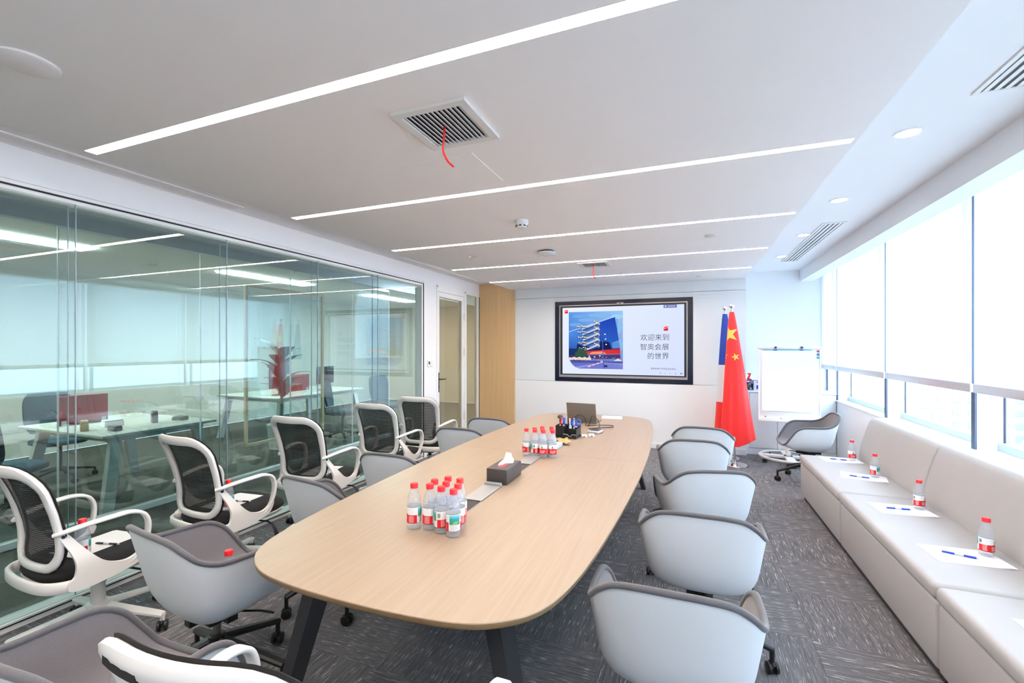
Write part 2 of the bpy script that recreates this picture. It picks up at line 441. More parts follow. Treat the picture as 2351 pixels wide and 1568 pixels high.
# dropped ceiling with openings for the lit strips
SY = [1.31, 2.545, 3.765, 4.985, 6.14]
SYB = [0.08, -1.15]
SX0, SX1, SW = -2.775, 0.717, 0.028
edges = [YB]
mb = MB()
ys = sorted(SYB + SY)
prev = YB
for y in ys:
    mb.box(-2.80, 0.738, prev, y - SW, ZC, ZC + 0.12)
    mb.box(-2.80, SX0, y - SW, y + SW, ZC, ZC + 0.12); mb.box(SX1, 0.738, y - SW, y + SW, ZC, ZC + 0.12)
    prev = y + SW
mb.box(-2.80, 0.738, prev, YF, ZC, ZC + 0.12)
ceil = struct(mb.build('ceiling', 'ceil', smooth=False))
MB().box(XL - 0.15, -2.80, YB, YF, ZL, ZL + 0.1).build('cove_soffit', 'ceil2', ceil, False)
MB().box(0.738, 1.53, YB, ALC, ZU, ZU + 0.1).build('raised_soffit', 'ceil2', ceil, False)
MB().box(-2.9, 0.8, YB, YF + 0.1, ZC + 0.121, ZC + 0.2).build('ceiling_board', 'ceil', ceil, False)
MB().box(1.53, 1.70, YB, ALC, ZC, ZU + 0.1).build('window_bulkhead', 'ceil2', ceil, False)
MB().box(1.70, 2.2, YB, ALC, ZU + 0.05, ZU + 0.1).build('blind_pocket', 'ceil2', ceil, False)
# access panel in the ceiling beside the near vent
MB().rbox(-1.428, -1.005, 2.005, 2.412, ZC - 0.0025, ZC + 0.002, 0.0012, 1).build('access_panel', 'ceil', ceil, False)

# screen wall with a recessed opening for the display
struct(MB().box(-2.74, 0.755, YF + 0.12, YF + 0.2, 0, ZC + 0.12).build('wall_back', 'wall', smooth=False))
wb = bpy.data.objects['wall_back']
DX0, DX1, DZ0, DZ1 = -2.035, 0.06, 0.985, 2.27
MB().rbox(-2.74, 0.755, YF - 0.002, YF + 0.12, 0.0, 0.975, 0.002, 1).build('wall_board', 'wall', wb, False)
MB().rbox(-2.74, 0.755, YF - 0.002, YF + 0.12, 2.345, 2.50, 0.002, 1).build('wall_board', 'panel', wb, False)
MB().rbox(-2.74, DX0, YF, YF + 0.12, 0.979, 2.341, 0.002, 1).build('wall_board', 'panel', wb, False)
MB().rbox(DX1, 0.755, YF, YF + 0.12, 0.979, 2.341, 0.002, 1).build('wall_board', 'panel', wb, False)
MB().box(DX0, DX1, YF, YF + 0.12, DZ1, 2.341).build('wall_board', 'panel', wb, False)
for k, (za, xa) in enumerate([(2.285, 0.48), (2.235, 0.42), (2.19, 0.36), (2.30, 0.70)]):
    MB().box(0.115, xa, YF - 0.0035, YF, za, za + 0.004).build('reveal_line', 'whitegloss', wb, False)
struct(MB().rbox(-2.74, 0.76, YF - 0.014, YF - 0.002, 0, 0.085, 0.003, 1).build('baseboard_back', 'wall', smooth=False))
# timber panel in the corner by the door
tw = struct(empty('wall_timber'))
pw = (3.40 - 2.742) / 2
MB().box(-3.40, -2.742, YF + 0.02, YF + 0.08, 0, ZL).build('backing', 'oakwall', tw, False)
for k in range(2):
    MB().rbox(-3.40 + k * pw + 0.0006, -3.40 + (k + 1) * pw - 0.0006, YF - 0.03, YF + 0.02, 0, ZL, 0.001, 1).build('timber_panel', 'oakwall', tw, False)
# right flank of the screen wall, alcove wall behind the flip chart
struct(MB().box(0.735, 0.755, YF + 0.2, ALC, 0, ZU).build('wall_alcove_side', 'wall', smooth=False))
struct(MB().box(0.70, 2.3, ALC, ALC + 0.12, 0, ZU + 0.1).build('wall_alcove', 'wall', smooth=False))
# wall behind the camera
struct(MB().box(XL - 0.3, XR + 0.4, YB - 0.12, YB, 0, 2.8).build('wall_front', 'wall', smooth=False))

# ---- glass partition on the left
wl_ = struct(MB().box(XL - 0.12, XL, YB, YF, 2.437, ZL + 0.1).build('wall_left', 'wall', smooth=False))
MB().box(XL - 0.11, XL + 0.004, YB, 5.30, 2.413, 2.434).build('top_trim', 'wall', wl_, False)
MB().box(XL - 0.11, XL - 0.004, YB, 5.30, 2.405, 2.413).build('black_gasket', 'rubber', wl_, False)
MB().box(XL - 0.115, XL - 0.012, YB, 5.29, 2.385, 2.405).build('top_channel', 'frame', wl_, False)
MB().box(XL - 0.115, XL, YB, 5.30, 0.0, 0.045).build('bottom_track', 'frame', wl_, False)
MB().box(XL - 0.01, XL + 0.004, YB, 5.30, 0.028, 0.034).build('black_gasket', 'rubber', wl_, False)
MB().box(XL - 0.115, XL - 0.005, 5.27, 5.30, 0.045, 2.405).build('end_channel', 'frame', wl_, False)
MB().box(XL - 0.115, XL + 0.003, 5.30, 5.312, 0.0, 2.41).build('black_gasket', 'rubber', wl_, False)
gy = [-1.98, -1.30, -0.34, 0.60, 1.54, 2.485, 3.425, 4.35, 5.27]
for a, b in zip(gy[:-1], gy[1:]):
    for xg in (XL - 0.018, XL - 0.098):
        MB().box(xg - 0.005, xg + 0.005, a + 0.0015, b - 0.0015, 0.045, 2.385).build('glass_pane', 'glass', wl_, False)
        if b < 5.2:
            MB().box(xg - 0.0055, xg + 0.0055, b - 0.0014, b + 0.0014, 0.045, 2.385).build('glass_joint', 'winalu', wl_, False)
# solid pier with the thermostat
MB().box(XL - 0.12, XL, 5.312, 5.64, 0, 2.437).build('pier', 'wall', wl_, False)
# glazed door
d = struct(empty('door_1', (XL, 5.64, 0)))
mb = MB(); mb.box(-0.1, 0.012, 0.0, 0.035, 0, 2.40); mb.box(-0.1, 0.012, 0.855, 0.93, 0, 2.40); mb.box(-0.1, 0.012, 0.035, 0.855, 2.345, 2.437); mb.box(-0.1, 0.0, 0.93, 1.46, 2.40, 2.437)
mb.build('door_frame', 'frame', d, False)
mb = MB(); mb.box(-0.045, 0.0, 0.038, 0.085, 0.01, 2.342); mb.box(-0.045, 0.0, 0.79, 0.852, 0.01, 2.342); mb.box(-0.045, 0.0, 0.085, 0.79, 2.27, 2.342); mb.box(-0.045, 0.0, 0.085, 0.79, 0.01, 0.10)
leaf = mb.build('door_leaf', 'frame', d, False)
MB().box(-0.028, -0.018, 0.085, 0.79, 0.10, 2.27).build('door_glass', 'doorglass', leaf, False)
for z in (0.42, 1.45, 2.02):
    MB().rbox(-0.002, 0.014, 0.845, 0.862, z - 0.06, z + 0.06, 0.003, 1).build('hinge', 'alu', d)
mb = MB(); mb.rbox(0.0, 0.008, 0.045, 0.075, 0.87, 1.16, 0.003, 1); mb.cyl((0.0, 0.06, 1.06), (0.055, 0.06, 1.06), 0.009); mb.cyl((0.052, 0.055, 1.06), (0.052, 0.175, 1.06), 0.009); mb.cyl((0.0, 0.06, 0.95), (0.016, 0.06, 0.95), 0.011)
mb.build('door_handle', 'darkmetal', leaf)
# sidelight between door and timber panel
MB().box(-0.028, -0.018, 0.935, 1.36, 0.03, 2.395).build('sidelight_glass', 'doorglass', d, False)
MB().box(-0.05, 0.0, 1.355, 1.415, 0, 2.40).build('sidelight_channel', 'frame', d, False)
MB().box(-0.05, 0.004, 1.415, 1.432, 0, 2.40).build('sidelight_gasket', 'rubber', d, False)
# lit line hidden in the cove above the ceiling edge
o = MB().box(-2.812, -2.802, YB + 0.1, YF - 0.2, 2.535, 2.552).build('cove_light', 'cove', smooth=False)
tag(o, 'long lit line hidden in the ceiling cove above the glass wall', 'light')

# slot diffusers in the cove soffit
def slot_diffuser(name, label, x0, x1, ya, yb, z, nslot, group, mslat='whiteplastic'):
    t = thing(name, label, 'air vent', ((x0 + x1) / 2, ya, z), 0, group)
    w = (x1 - x0) / 2; L = yb - ya
    MB().box(-w, w, 0, L, -0.002, 0.0).build('backing', 'darkmetal', t, False)
    mb = MB(); mb.box(-w - 0.02, -w, -0.02, L + 0.02, -0.008, 0); mb.box(w, w + 0.02, -0.02, L + 0.02, -0.008, 0); mb.box(-w, w, -0.02, 0, -0.008, 0); mb.box(-w, w, L, L + 0.02, -0.008, 0)
    mb.build('flange', 'whiteplastic', t, False)
    s = 2 * w / nslot
    sl = MB().box(-s * 0.26, s * 0.26, 0, L, -0.007, -0.002).mesh('slat', mslat, False)
    for k in range(nslot):
        put(sl, 'slat', t, (-w + s * (k + 0.5), 0, 0))
    return t
slot_diffuser('slot_diffuser', 'long thin slot air diffuser above the near glass panes', -3.325, -3.235, 0.7, 2.46, ZL, 5, 'slot diffusers over the glass wall')
slot_diffuser('slot_diffuser', 'long thin slot air diffuser above the door end of the glass wall', -3.325, -3.235, 4.6, 6.75, ZL, 5, 'slot diffusers over the glass wall')
slot_diffuser('line_grille', 'white linear air grille in the raised ceiling near the flip chart', 1.165, 1.315, 4.9, 6.85, ZU, 4, 'linear grilles by the windows', 'whiteplastic')
slot_diffuser('line_grille', 'white linear air grille cut by the top right frame edge', 1.205, 1.355, 0.7, 2.62, ZU, 4, 'linear grilles by the windows', 'whiteplastic')

# ceiling strips
names = ['nearest and largest lit ceiling strip, above the glass wall end of the table',
         'lit ceiling strip just beyond the near square vent', 'lit ceiling strip just beyond the smoke detector',
         'lit ceiling strip just before the far square vent', 'farthest lit ceiling strip, closest to the screen wall', 'lit ceiling strip straight above the camera position', 'lit ceiling strip behind the camera, closest to the rear wall']
for k, y in enumerate(SY + SYB):
    t = thing('ceiling_strip_light', names[k], 'light', ((SX0 + SX1) / 2, y, ZC), 0, 'lit strips across the ceiling')
    h = (SX1 - SX0) / 2
    MB().box(-h + 0.003, h - 0.003, -SW + 0.004, SW - 0.004, 0.012, 0.02).build('diffuser', 'strip', t, False)
    mb = MB(); mb.box(-h + 0.0003, h - 0.0003, -SW + 0.0003, -SW + 0.003, 0.0, 0.03); mb.box(-h + 0.0003, h - 0.0003, SW - 0.003, SW - 0.0003, 0.0, 0.03)
    mb.build('channel', 'whiteplastic', t, False)
# downlights
for k, (y, lb) in enumerate([(2.99, 'largest round downlight in the raised ceiling, nearest the camera'), (4.16, 'second nearest round downlight in the raised ceiling'),
                             (5.32, 'round downlight beside the middle of the linear grille'), (6.47, 'farthest round downlight, beside the far end of the linear grille'), (1.8, 'round downlight in the raised ceiling outside the frame')]):
    t = thing('downlight', lb, 'light', (1.085, y, ZU), 0, 'downlights along the windows')
    MB().lathe([(0.062, 0), (0.062, -0.004), (0.052, -0.005), (0.050, -0.002)], 24).build('trim_ring', 'whitegloss', t)
    MB().lathe([(0.050, -0.0005), (0.050, -0.003)], 24).build('lens', 'down', t)

# square vents with slats and a red ribbon
def square_vent(cx, cy, wx, wy, label, ribbon_label):
    t = thing('ceiling_vent', label, 'air vent', (cx, cy, ZC), 0, 'square ceiling vents')
    MB().box(-wx / 2 + 0.03, wx / 2 - 0.03, -wy / 2 + 0.03, wy / 2 - 0.03, -0.002, 0.0).build('backing', 'darkmetal', t, False)
    mb = MB(); f = 0.034
    for (a, b, c, e) in ((-wx / 2, wx / 2, -wy / 2, -wy / 2 + f), (-wx / 2, wx / 2, wy / 2 - f, wy / 2), (-wx / 2, -wx / 2 + f, -wy / 2 + f, wy / 2 - f), (wx / 2 - f, wx / 2, -wy / 2 + f, wy / 2 - f)):
        mb.box(a, b, c, e, -0.014, 0.0)
    mb.build('frame', 'whiteplastic', t, False)
    n = 13; s = (wx - 2 * f) / n
    sl = MB().box(-0.009, 0.009, -wy / 2 + f, wy / 2 - f, -0.001, 0.001, 0, Matrix.Translation((0, 0, -0.008)) @ Matrix.Rotation(R(26), 4, 'Y')).mesh('slat', 'whitegloss', False)
    for k in range(n): put(sl, 'slat', t, (-wx / 2 + f + s * (k + 0.5), 0, 0))
    pts = cat_rom([(0, 0.0, -0.010), (0.0, -0.002, -0.06), (-0.006, 0.0, -0.11), (0.004, 0.02, -0.150), (0.022, 0.045, -0.172)], 5)
    r = MB().strap(pts, 0.009, 0.0012, up=(1, 0.3, 0)).build('ribbon', 'red')
    r.location = (cx - 0.01, cy - 0.01, ZC)
    tag(r, ribbon_label, 'ribbon')
square_vent(-0.98, 1.718, 0.345, 0.35, 'large square slatted vent in the ceiling near the camera', 'red ribbon hanging from the near square vent')
square_vent(-1.02, 5.21, 0.34, 0.30, 'small looking square slatted vent in the far ceiling', 'red ribbon hanging from the far square vent')

# round things on the ceiling
o = MB().lathe([(0.085, 0), (0.085, -0.006), (0.078, -0.009), (0.0, -0.010)], 32, cap1=False).build('ceiling_speaker', 'ceil'); o.location = (-2.10, 0.815, ZC)
tag(o, 'flat round ceiling speaker at the upper left of the ceiling', 'speaker')
t = thing('smoke_detector', 'white dome smoke detector with dark slots under the ceiling', 'smoke detector', (-1.195, 3.229, ZC))
MB().lathe([(0.055, 0), (0.055, -0.022), (0.05, -0.028), (0.042, -0.048), (0.036, -0.054), (0.0, -0.056)], 24, cap1=False).build('body', 'whitegloss', t)
sl = MB().box(0.0395, 0.0465, -0.008, 0.008, -0.047, -0.039).mesh('sensor_slot', 'black', False)
for k in range(8): put(sl, 'sensor_slot', t, (0, 0, 0), R(45 * k + 10))
t = thing('access_point', 'white flat rounded wireless unit on the ceiling behind the smoke detector', 'wireless unit', (-1.327, 4.332, ZC))
MB().lathe([(0.075, -0.012), (0.09, -0.016), (0.092, -0.028), (0.08, -0.036), (0.0, -0.038)], 28, cap1=False).build('cover', 'whitegloss', t)
MB().lathe([(0.07, 0), (0.07, -0.012)], 24).build('mount', 'darkmetal', t)
t = thing('sprinkler', 'small chrome sprinkler head on the left of the ceiling', 'sprinkler', (-2.147, 4.312, ZC))
MB().lathe([(0.045, 0), (0.045, -0.005), (0.02, -0.007), (0.018, -0.004)], 20).build('plate', 'chrome', t)
MB().lathe([(0.008, -0.005), (0.008, -0.024), (0.022, -0.025), (0.022, -0.027)], 16).build('deflector', 'chrome', t)
for (x, y, r, lb) in [(0.184, 4.263, 0.052, 'round white ceiling disc near the windows between two strips'), (-2.13, 6.714, 0.03, 'tiny round disc on the far ceiling near the timber panel'), (0.123, 6.63, 0.03, 'tiny round disc on the far ceiling above the flags')]:
    o = MB().lathe([(r, 0), (r, -0.005), (r - 0.005, -0.008), (0, -0.0085)], 24, cap1=False).build('ceiling_disc', 'whiteplastic'); o.location = (x, y, ZC)
    tag(o, lb, 'disc')
# thermostat
t = thing('thermostat', 'white wall thermostat with a small dark display beside the door', 'thermostat', (XL, 5.455, 1.30))
MB().rbox(0.0, 0.014, -0.062, 0.062, -0.045, 0.045, 0.004, 2).build('body', 'whitegloss', t)
MB().box(0.014, 0.0155, -0.045, -0.008, -0.012, 0.030).build('display', 'darkmetal', t, False)
MB().rbox(0.012, 0.017, 0.012, 0.05, -0.035, 0.035, 0.002, 1).build('button_panel', 'whiteplastic', t)

# ---- window wall on the right
MY = [-2.0, -0.5, 1.05, 2.60, 4.14, 5.65, 7.25, 7.72]
par = struct(MB().box(XR, XR + 0.16, YB, ALC, 0, 0.80).build('wall_right', 'wall', smooth=False))
for k in range(7):
    a, b = MY[k], MY[k + 1]
    w = struct(empty('window_%d' % (k + 1), (XR, a, 0)))
    L = b - a
    MB().rbox(-0.02, 0.17, 0.0, L, 0.80, 0.815, 0.003, 1).build('sill', 'wall', w, False)
    mb = MB(); mb.box(0.12, 0.17, 0.0, L, 0.815, 0.872); mb.box(0.12, 0.17, 0.0, L, 2.66, 2.72)
    mb.build('rail', 'winalu', w, False)
    mb = MB(); mb.box(0.0, 0.012, L - 0.045, L, 0.80, 2.72); mb.build('mullion_shade_face', 'mullion', w, False)  # front of the white mullion coloured dark to give its shade behind the blinds
    MB().box(0.012, 0.17, L - 0.045, L, 0.80, 2.72).build('mullion', 'wall', w, False)
    MB().box(0.150, 0.1585, L - 0.056, L - 0.0455, 0.872, 2.66).build('dark_seal', 'seal', w, False)
    MB().box(0.147, 0.153, 0.0, L - 0.05, 0.872, 2.66).build('glass_pane', 'winglass', w, False)
# roller blinds
bl = {6: 'narrow roller blind at the far window corner beyond the flip chart', 5: 'roller blind on the far window with a soft grey shadow band', 4: 'roller blind on the middle window between the two long gaps', 3: 'largest roller blind, cut by the right frame edge', 2: 'roller blind right beside the camera position, outside the frame', 1: 'roller blind just behind the camera position', 0: 'roller blind at the rear end of the window wall'}
for k in range(7):
    a, b = (MY[k] - 0.022) * 0.976 + 0.016, (MY[k + 1] - 0.022) * 0.976 - 0.016
    if k == 6: b = ALC - 0.01
    t = thing('roller_blind', bl[k], 'blind', (1.815, a, 1.235), 0, 'white roller blinds')
    L = b - a
    MB().box(-0.0006, 0.0006, 0, L, 0.0, 1.42).build('cloth', 'blind', t, False)
    MB().rbox(-0.009, 0.009, 0, L, -0.016, 0.044, 0.004, 2).build('bottom_bar', 'alu', t)
    MB().cyl((0.0, 0.0, 1.435), (0.0, L, 1.435), 0.022, 16).build('roller', 'whiteplastic', t)

# ---- the world outside: a hazy town below the windows
g = struct(MB().box(20, 900, -300, 1200, -32, -31).build('ground_outside', 'cityground', smooth=False))
random.seed(11)
def building(x, y, w, dpt, h, rz, label, nx, nz):
    t = thing('building', label, 'building', (x, y, -31), rz, 'pale buildings in the haze')
    MB().box(-w / 2, w / 2, -dpt / 2, dpt / 2, 0, h).build('wall', 'city', t, False)
    mb = MB(); mb.box(-w / 2 - 0.3, w / 2 + 0.3, -dpt / 2 - 0.3, dpt / 2 + 0.3, h, h + 0.8)
    mb.build('parapet', 'city', t, False)
    for side, (ww, off) in enumerate(((w, dpt / 2), (dpt, w / 2))):
        n_ = max(2, int(nx * ww / w))
        wm = MB().box(-ww / n_ * 0.28, ww / n_ * 0.28, -0.15, 0.05, 0, h / nz * 0.5).mesh('window', 'citywin', False)
        for i in range(n_):
            for j in range(nz):
                u = -ww / 2 + ww / n_ * (i + 0.5); z = h / nz * (j + 0.3)
                if side == 0: put(wm, 'window', t, (u, -off, z))
                else: put(wm, 'window', t, (-off, u, z), R(-90))
building(46, 150, 26, 16, 17, 0.3, 'pale block with rows of windows behind the far pane', 6, 4)
building(88, 205, 36, 20, 21, 0.2, 'wide pale block seen low through the middle pane', 8, 5)
building(60, 112, 12, 9, 8, 0.1, 'low pale house in front of the wide block outside', 4, 2)
building(120, 190, 22, 16, 26, 0.5, 'tall hazy block at the right of the middle pane', 6, 6)
building(112, 250, 30, 18, 24, 0.1, 'hazy block farthest away on the skyline outside', 6, 5)
building(118, 300, 40, 20, 29, 0.4, 'tallest faint tower block on the skyline outside', 6, 7)
building(86, 130, 12, 10, 6, -0.2, 'small flat roofed house below the right pane', 4, 2)
random.seed(4)
for k, (x, y, r, lb) in enumerate([(70, 128, 5, 'pale round tree outside the right pane, largest crown'), (80, 142, 4.2, 'pale tree beside the largest crown outside'), (60, 136, 3.6, 'small hazy tree between the houses outside'), (47, 126, 4, 'hazy tree before the far block outside'), (92, 145, 4.5, 'hazy tree at the right edge outside')]):
    t = thing('tree', lb, 'tree', (x, y, -31), 0, 'hazy trees outside')
    MB().tube([(0, 0, 0), (0.1, 0, 5), (0, 0.2, 9)], [0.4, 0.3, 0.2], 8).build('trunk', 'citytree', t)
    mb = MB()
    for q in range(9):
        a = q * 2.4; rr = r * (0.35 + 0.35 * random.random()); d_ = r * 0.5 * random.random() + 0.3 * r
        c = (d_ * math.cos(a), d_ * math.sin(a), 9 + r * 0.8 * random.random())
        mb.lathe([(rr * math.sin(PI * i / 6 + 0.02), -rr * math.cos(PI * i / 6)) for i in range(7)], 10, c)
    mb.build('crown', 'citytree', t)

# ---- corridor and office behind the glass wall
OX = -8.6
struct(MB().box(OX, XL - 0.1, YB, 11.0, -0.12, -0.002).build('floor_corridor', 'corr_floor', smooth=False))
struct(MB().box(OX, XL - 0.15, YB, 11.0, 2.66, 2.8).build('ceiling_corridor', 'corr_ceil', smooth=False))
struct(MB().box(OX - 0.1, OX, YB, 11.0, 0, 2.8).build('wall_office', 'corr_wall', smooth=False))
struct(MB().box(OX, XL - 0.1, 11.0, 11.1, 0, 2.8).build('wall_corridor_end', 'corr_wall', smooth=False))
struct(MB().box(OX, XL - 0.3, YB - 0.1, YB, 0, 2.8).build('wall_corridor_near', 'corr_wall', smooth=False))
PX = -4.80
p2 = struct(MB().box(PX - 0.04, PX + 0.04, YB, 11.0, 2.52, 2.66).build('wall_corridor', 'winalu', smooth=False))
MB().box(PX - 0.035, PX + 0.035, YB, 6.4, 0.0, 0.05).build('bottom_track', 'frame', p2, False)
for a, b in zip([-1.9, -0.2, 0.9, 2.05, 3.2, 4.35, 5.5], [-0.2, 0.9, 2.05, 3.2, 4.35, 5.5, 6.4]):
    MB().box(PX - 0.005, PX + 0.005, a + 0.002, b - 0.002, 0.05, 2.52).build('glass_pane', 'glass2', p2, False)
    MB().box(PX - 0.008, PX + 0.008, b - 0.004, b + 0.004, 0.05, 2.52).build('glass_joint', 'frame', p2, False)
# timber framed glazed panel in the far partition
t = thing('framed_panel', 'pale timber framed glazed panel behind the glass wall', 'panel', (PX + 0.05, 3.67, 0))
mb = MB()
for (ya, yb, za, zb) in ((0, 0.03, 0.38, 2.26), (1.16, 1.19, 0.38, 2.26), (0.03, 1.16, 0.38, 0.41), (0.03, 1.16, 2.23, 2.26)): mb.box(-0.015, 0.015, ya, yb, za, zb)
mb.build('frame', 'paleframe', t, False)
MB().box(-0.003, 0.003, 0.03, 1.16, 0.41, 2.23).build('glass_pane', 'glass2', t, False)
# office lamps, most of them added to brighten the rooms behind the glass
for k, (x, y, L, lb) in enumerate([(-6.4, 2.2, 1.6, 'wide lit ceiling lamp over the office desks'), (-6.4, 5.4, 1.6, 'added ceiling lamp brightening the far office desks'), (-4.1, 7.6, 1.0, 'lit ceiling lamp at the corridor end past the door'), (-6.4, 8.6, 1.6, 'added ceiling lamp brightening the deep far office'), (-6.4, -0.8, 1.6, 'added unseen ceiling lamp brightening the near end of the office')]):
    o = MB().box(-0.15, 0.15, -L / 2, L / 2, -0.02, 0.0).build('office_lamp', 'offlight', smooth=False); o.location = (x, y, 2.66)
    tag(o, lb, 'light')
# ================================================================ chairs
def caster_mesh(name='caster', mw='black', r=0.027):
    mb = MB()
    for s in (-1, 1):
        mb.tube([(s * 0.006, 0, r), (s * 0.010, 0, r), (s * 0.022, 0, r), (s * 0.025, 0, r)], [r * 0.7, r, r, r * 0.75], 16, up=(0, 0, 1))
    mb.cyl((-0.008, 0, r), (0.008, 0, r), 0.010, 8)
    mb.tube([(0, 0, r + 0.006), (0, 0.0, r + 0.05)], 0.0085, 8)
    pts = [(0, -r * 1.0 * math.cos(a), r + r * 1.12 * math.sin(a)) for a in (0.5, 0.9, 1.3, 1.7, 2.1, 2.5)]
    mb.strap(pts, 0.012, 0.005, up=(1, 0, 0))
    return mb.mesh(name, mw)
CASTER = caster_mesh()

def star_base(t, mleg, rad, ztip, zhub, hubr, legw, rot, swan=False):
    mb = MB().lathe([(hubr * 0.8, zhub - 0.055), (hubr, zhub - 0.045), (hubr, zhub - 0.005), (hubr * 0.85, zhub)], 20)
    mb.build('base_hub', mleg, t)
    # leg along +y
    lb = MB()
    pts = cat_rom([(0, hubr * 0.5, zhub - 0.026), (0, rad * 0.45, zhub - 0.026 - (zhub - 0.026 - ztip) * 0.42), (0, rad * 0.97, ztip), (0, rad, ztip - 0.004)], 4)
    n = len(pts)
    lb.strap(pts, [legw * (1 - 0.38 * i / (n - 1)) for i in range(n)], [0.034 - 0.014 * i / (n - 1) for i in range(n)], up=(1, 0, 0))
    lb.tube([(0, rad, ztip + 0.006), (0, rad, 0.052)], 0.011, 10)
    lm = lb.mesh('leg', mleg)
    for k in range(5):
        lg = put(lm, 'leg', t, (0, 0, 0), R(rot + 72 * k))
        put(CASTER, 'caster', lg, (0, rad, 0), R(25 + 67 * k))

def make_shell_chair():
    t = thing('shell_armchair', 'grey lined white tub chair', 'chair')
    half = [(0, -.285, .785), (.10, -.281, .783), (.18, -.266, .770), (.235, -.238, .733), (.266, -.195, .690), (.281, -.12, .662), (.285, 0, .655), (.281, .10, .648), (.266, .17, .607), (.247, .222, .53), (.226, .262, .465), (.17, .287, .437), (0.085, .294, .431), (0, .296, .430)]
    loop = half + [(-x, y, z) for x, y, z in half[-2:0:-1]]
    rim = cat_rom(loop, 4, True)
    n = len(rim)
    def ring_set(sx, sy, zb, inset, zc, k0=0.55, k1=0.5, top_drop=0.0):
        rings = []
        prof = [0.25, 0.5, 0.75, 1.0]
        ts = [0.0, 0.14, 0.28, 0.42, 0.56, 0.7, 0.85, 1.0]
        for a in prof[:-1]:
            rings.append([(k0 * a * p[0] * sx, k0 * a * p[1] * sy + 0.01 * (1 - a), zc) for p in rim])
        for tt in ts:
            rg = []
            for p in rim:
                ctl = Vector((p[0] * sx, p[1] * sy, min(zb, p[2] - 0.012)))
                A = Vector((k0 * p[0] * sx, k0 * p[1] * sy, zc)); B = ctl.lerp(Vector((p[0] * inset, p[1] * inset, p[2] - top_drop)), k1)
                q = A.lerp(ctl, tt).lerp(ctl.lerp(B, tt), tt)
                rg.append(tuple(q))
            rings.append(rg)
        for a in (0.35, 0.7, 1.0):
            rg = []
            for p in rim:
                ctl = Vector((p[0] * sx, p[1] * sy, min(zb, p[2] - 0.012))); E_ = Vector((p[0] * inset, p[1] * inset, p[2] - top_drop))
                B = ctl.lerp(E_, k1); q = B.lerp(E_, a); rg.append(tuple(q))
            rings.append(rg)
        return rings
    MB().loft(ring_set(0.84, 0.67, 0.388, 0.985, 0.372, 0.62, 0.42), True, True, False).build('shell', 'shell', t, angle=80)
    MB().loft(ring_set(0.775, 0.62, 0.434, 0.950, 0.441, 0.62, 0.42, 0.002), True, True, False).build('upholstery', 'fabric', t, angle=80)
    MB().tube([(p[0] * 0.968, p[1] * 0.968, p[2]) for p in rim], 0.0125, 8, b=0.011, closed=True).build('edge_piping', 'piping', t, angle=80)
    mb = MB(); mb.box(-0.13, 0.13, -0.022, 0.022, 0.326, 0.350); mb.box(-0.022, 0.022, -0.12, 0.12, 0.326, 0.350); mb.rbox(-0.06, 0.06, -0.06, 0.06, 0.302, 0.345, 0.01, 2)
    mb.build('tilt_mechanism', 'black', t)
    mb = MB(); mb.cyl((0, 0, 0.20), (0, 0, 0.312), 0.0165, 16); mb.build('gas_column', 'steel', t)
    mb = MB(); mb.tube([(0.03, 0.05, 0.318), (0.14, 0.12, 0.315), (0.19, 0.15, 0.305)], 0.005, 6); mb.build('height_lever', 'black', t)
    star_base(t, 'black', 0.315, 0.118, 0.235, 0.034, 0.05, 0)
    return t
shell0 = make_shell_chair()
SG = 'white shell armchairs around the table'
shell_spots = [
    (-0.05, 1.708, 0, -21, 'nearest white tub chair right of the table, cut by the bottom frame edge'),
    (0.05, 2.42, 0, -21, 'second nearest white tub chair right of the table, both arm tips showing'),
    (0.075, 3.20, 17, 10, 'middle white tub chair of the right row, turned towards the table'),
    (0.025, 4.13, 4, 30, 'fourth white tub chair of the right row, counted from the camera'),
    (0.13, 4.77, -3, 5, 'farthest white tub chair of the right row, in front of the flags'),
    (-1.99, 1.40, -8, 6, 'white tub chair tucked under the near left table corner, red bottle cap inside'),
    (-1.99, 2.18, -8, 20, 'second white tub chair left of the table, inner grey arm showing'),
    (-1.965, 2.84, 0, 40, 'third white tub chair left of the table, between two mesh chairs'),
    (-1.972, 3.90, 0, 12, 'white tub chair left of the table, its rim above the far mesh chair legs'),
    (-1.948, 4.52, 0, 33, 'farthest white tub chair left of the table, before the timber panel'),
    (-1.57, 0.80, 2, 15, 'white tub chair with dark lining filling the bottom left corner'),
    (1.26, 5.95, 90, 10, 'white tub chair alone by the window, in front of the flip chart'),
]
for k, (x, y, a, br, lb) in enumerate(shell_spots):
    o = shell0 if k == 0 else copy_tree(shell0)
    place(o, (x, y, 0), R(a), lb, SG)
    if k:   # each base has been turned its own way
        for ch in o.children:
            if ch.name.startswith('leg'): ch.rotation_euler[2] += R(br)

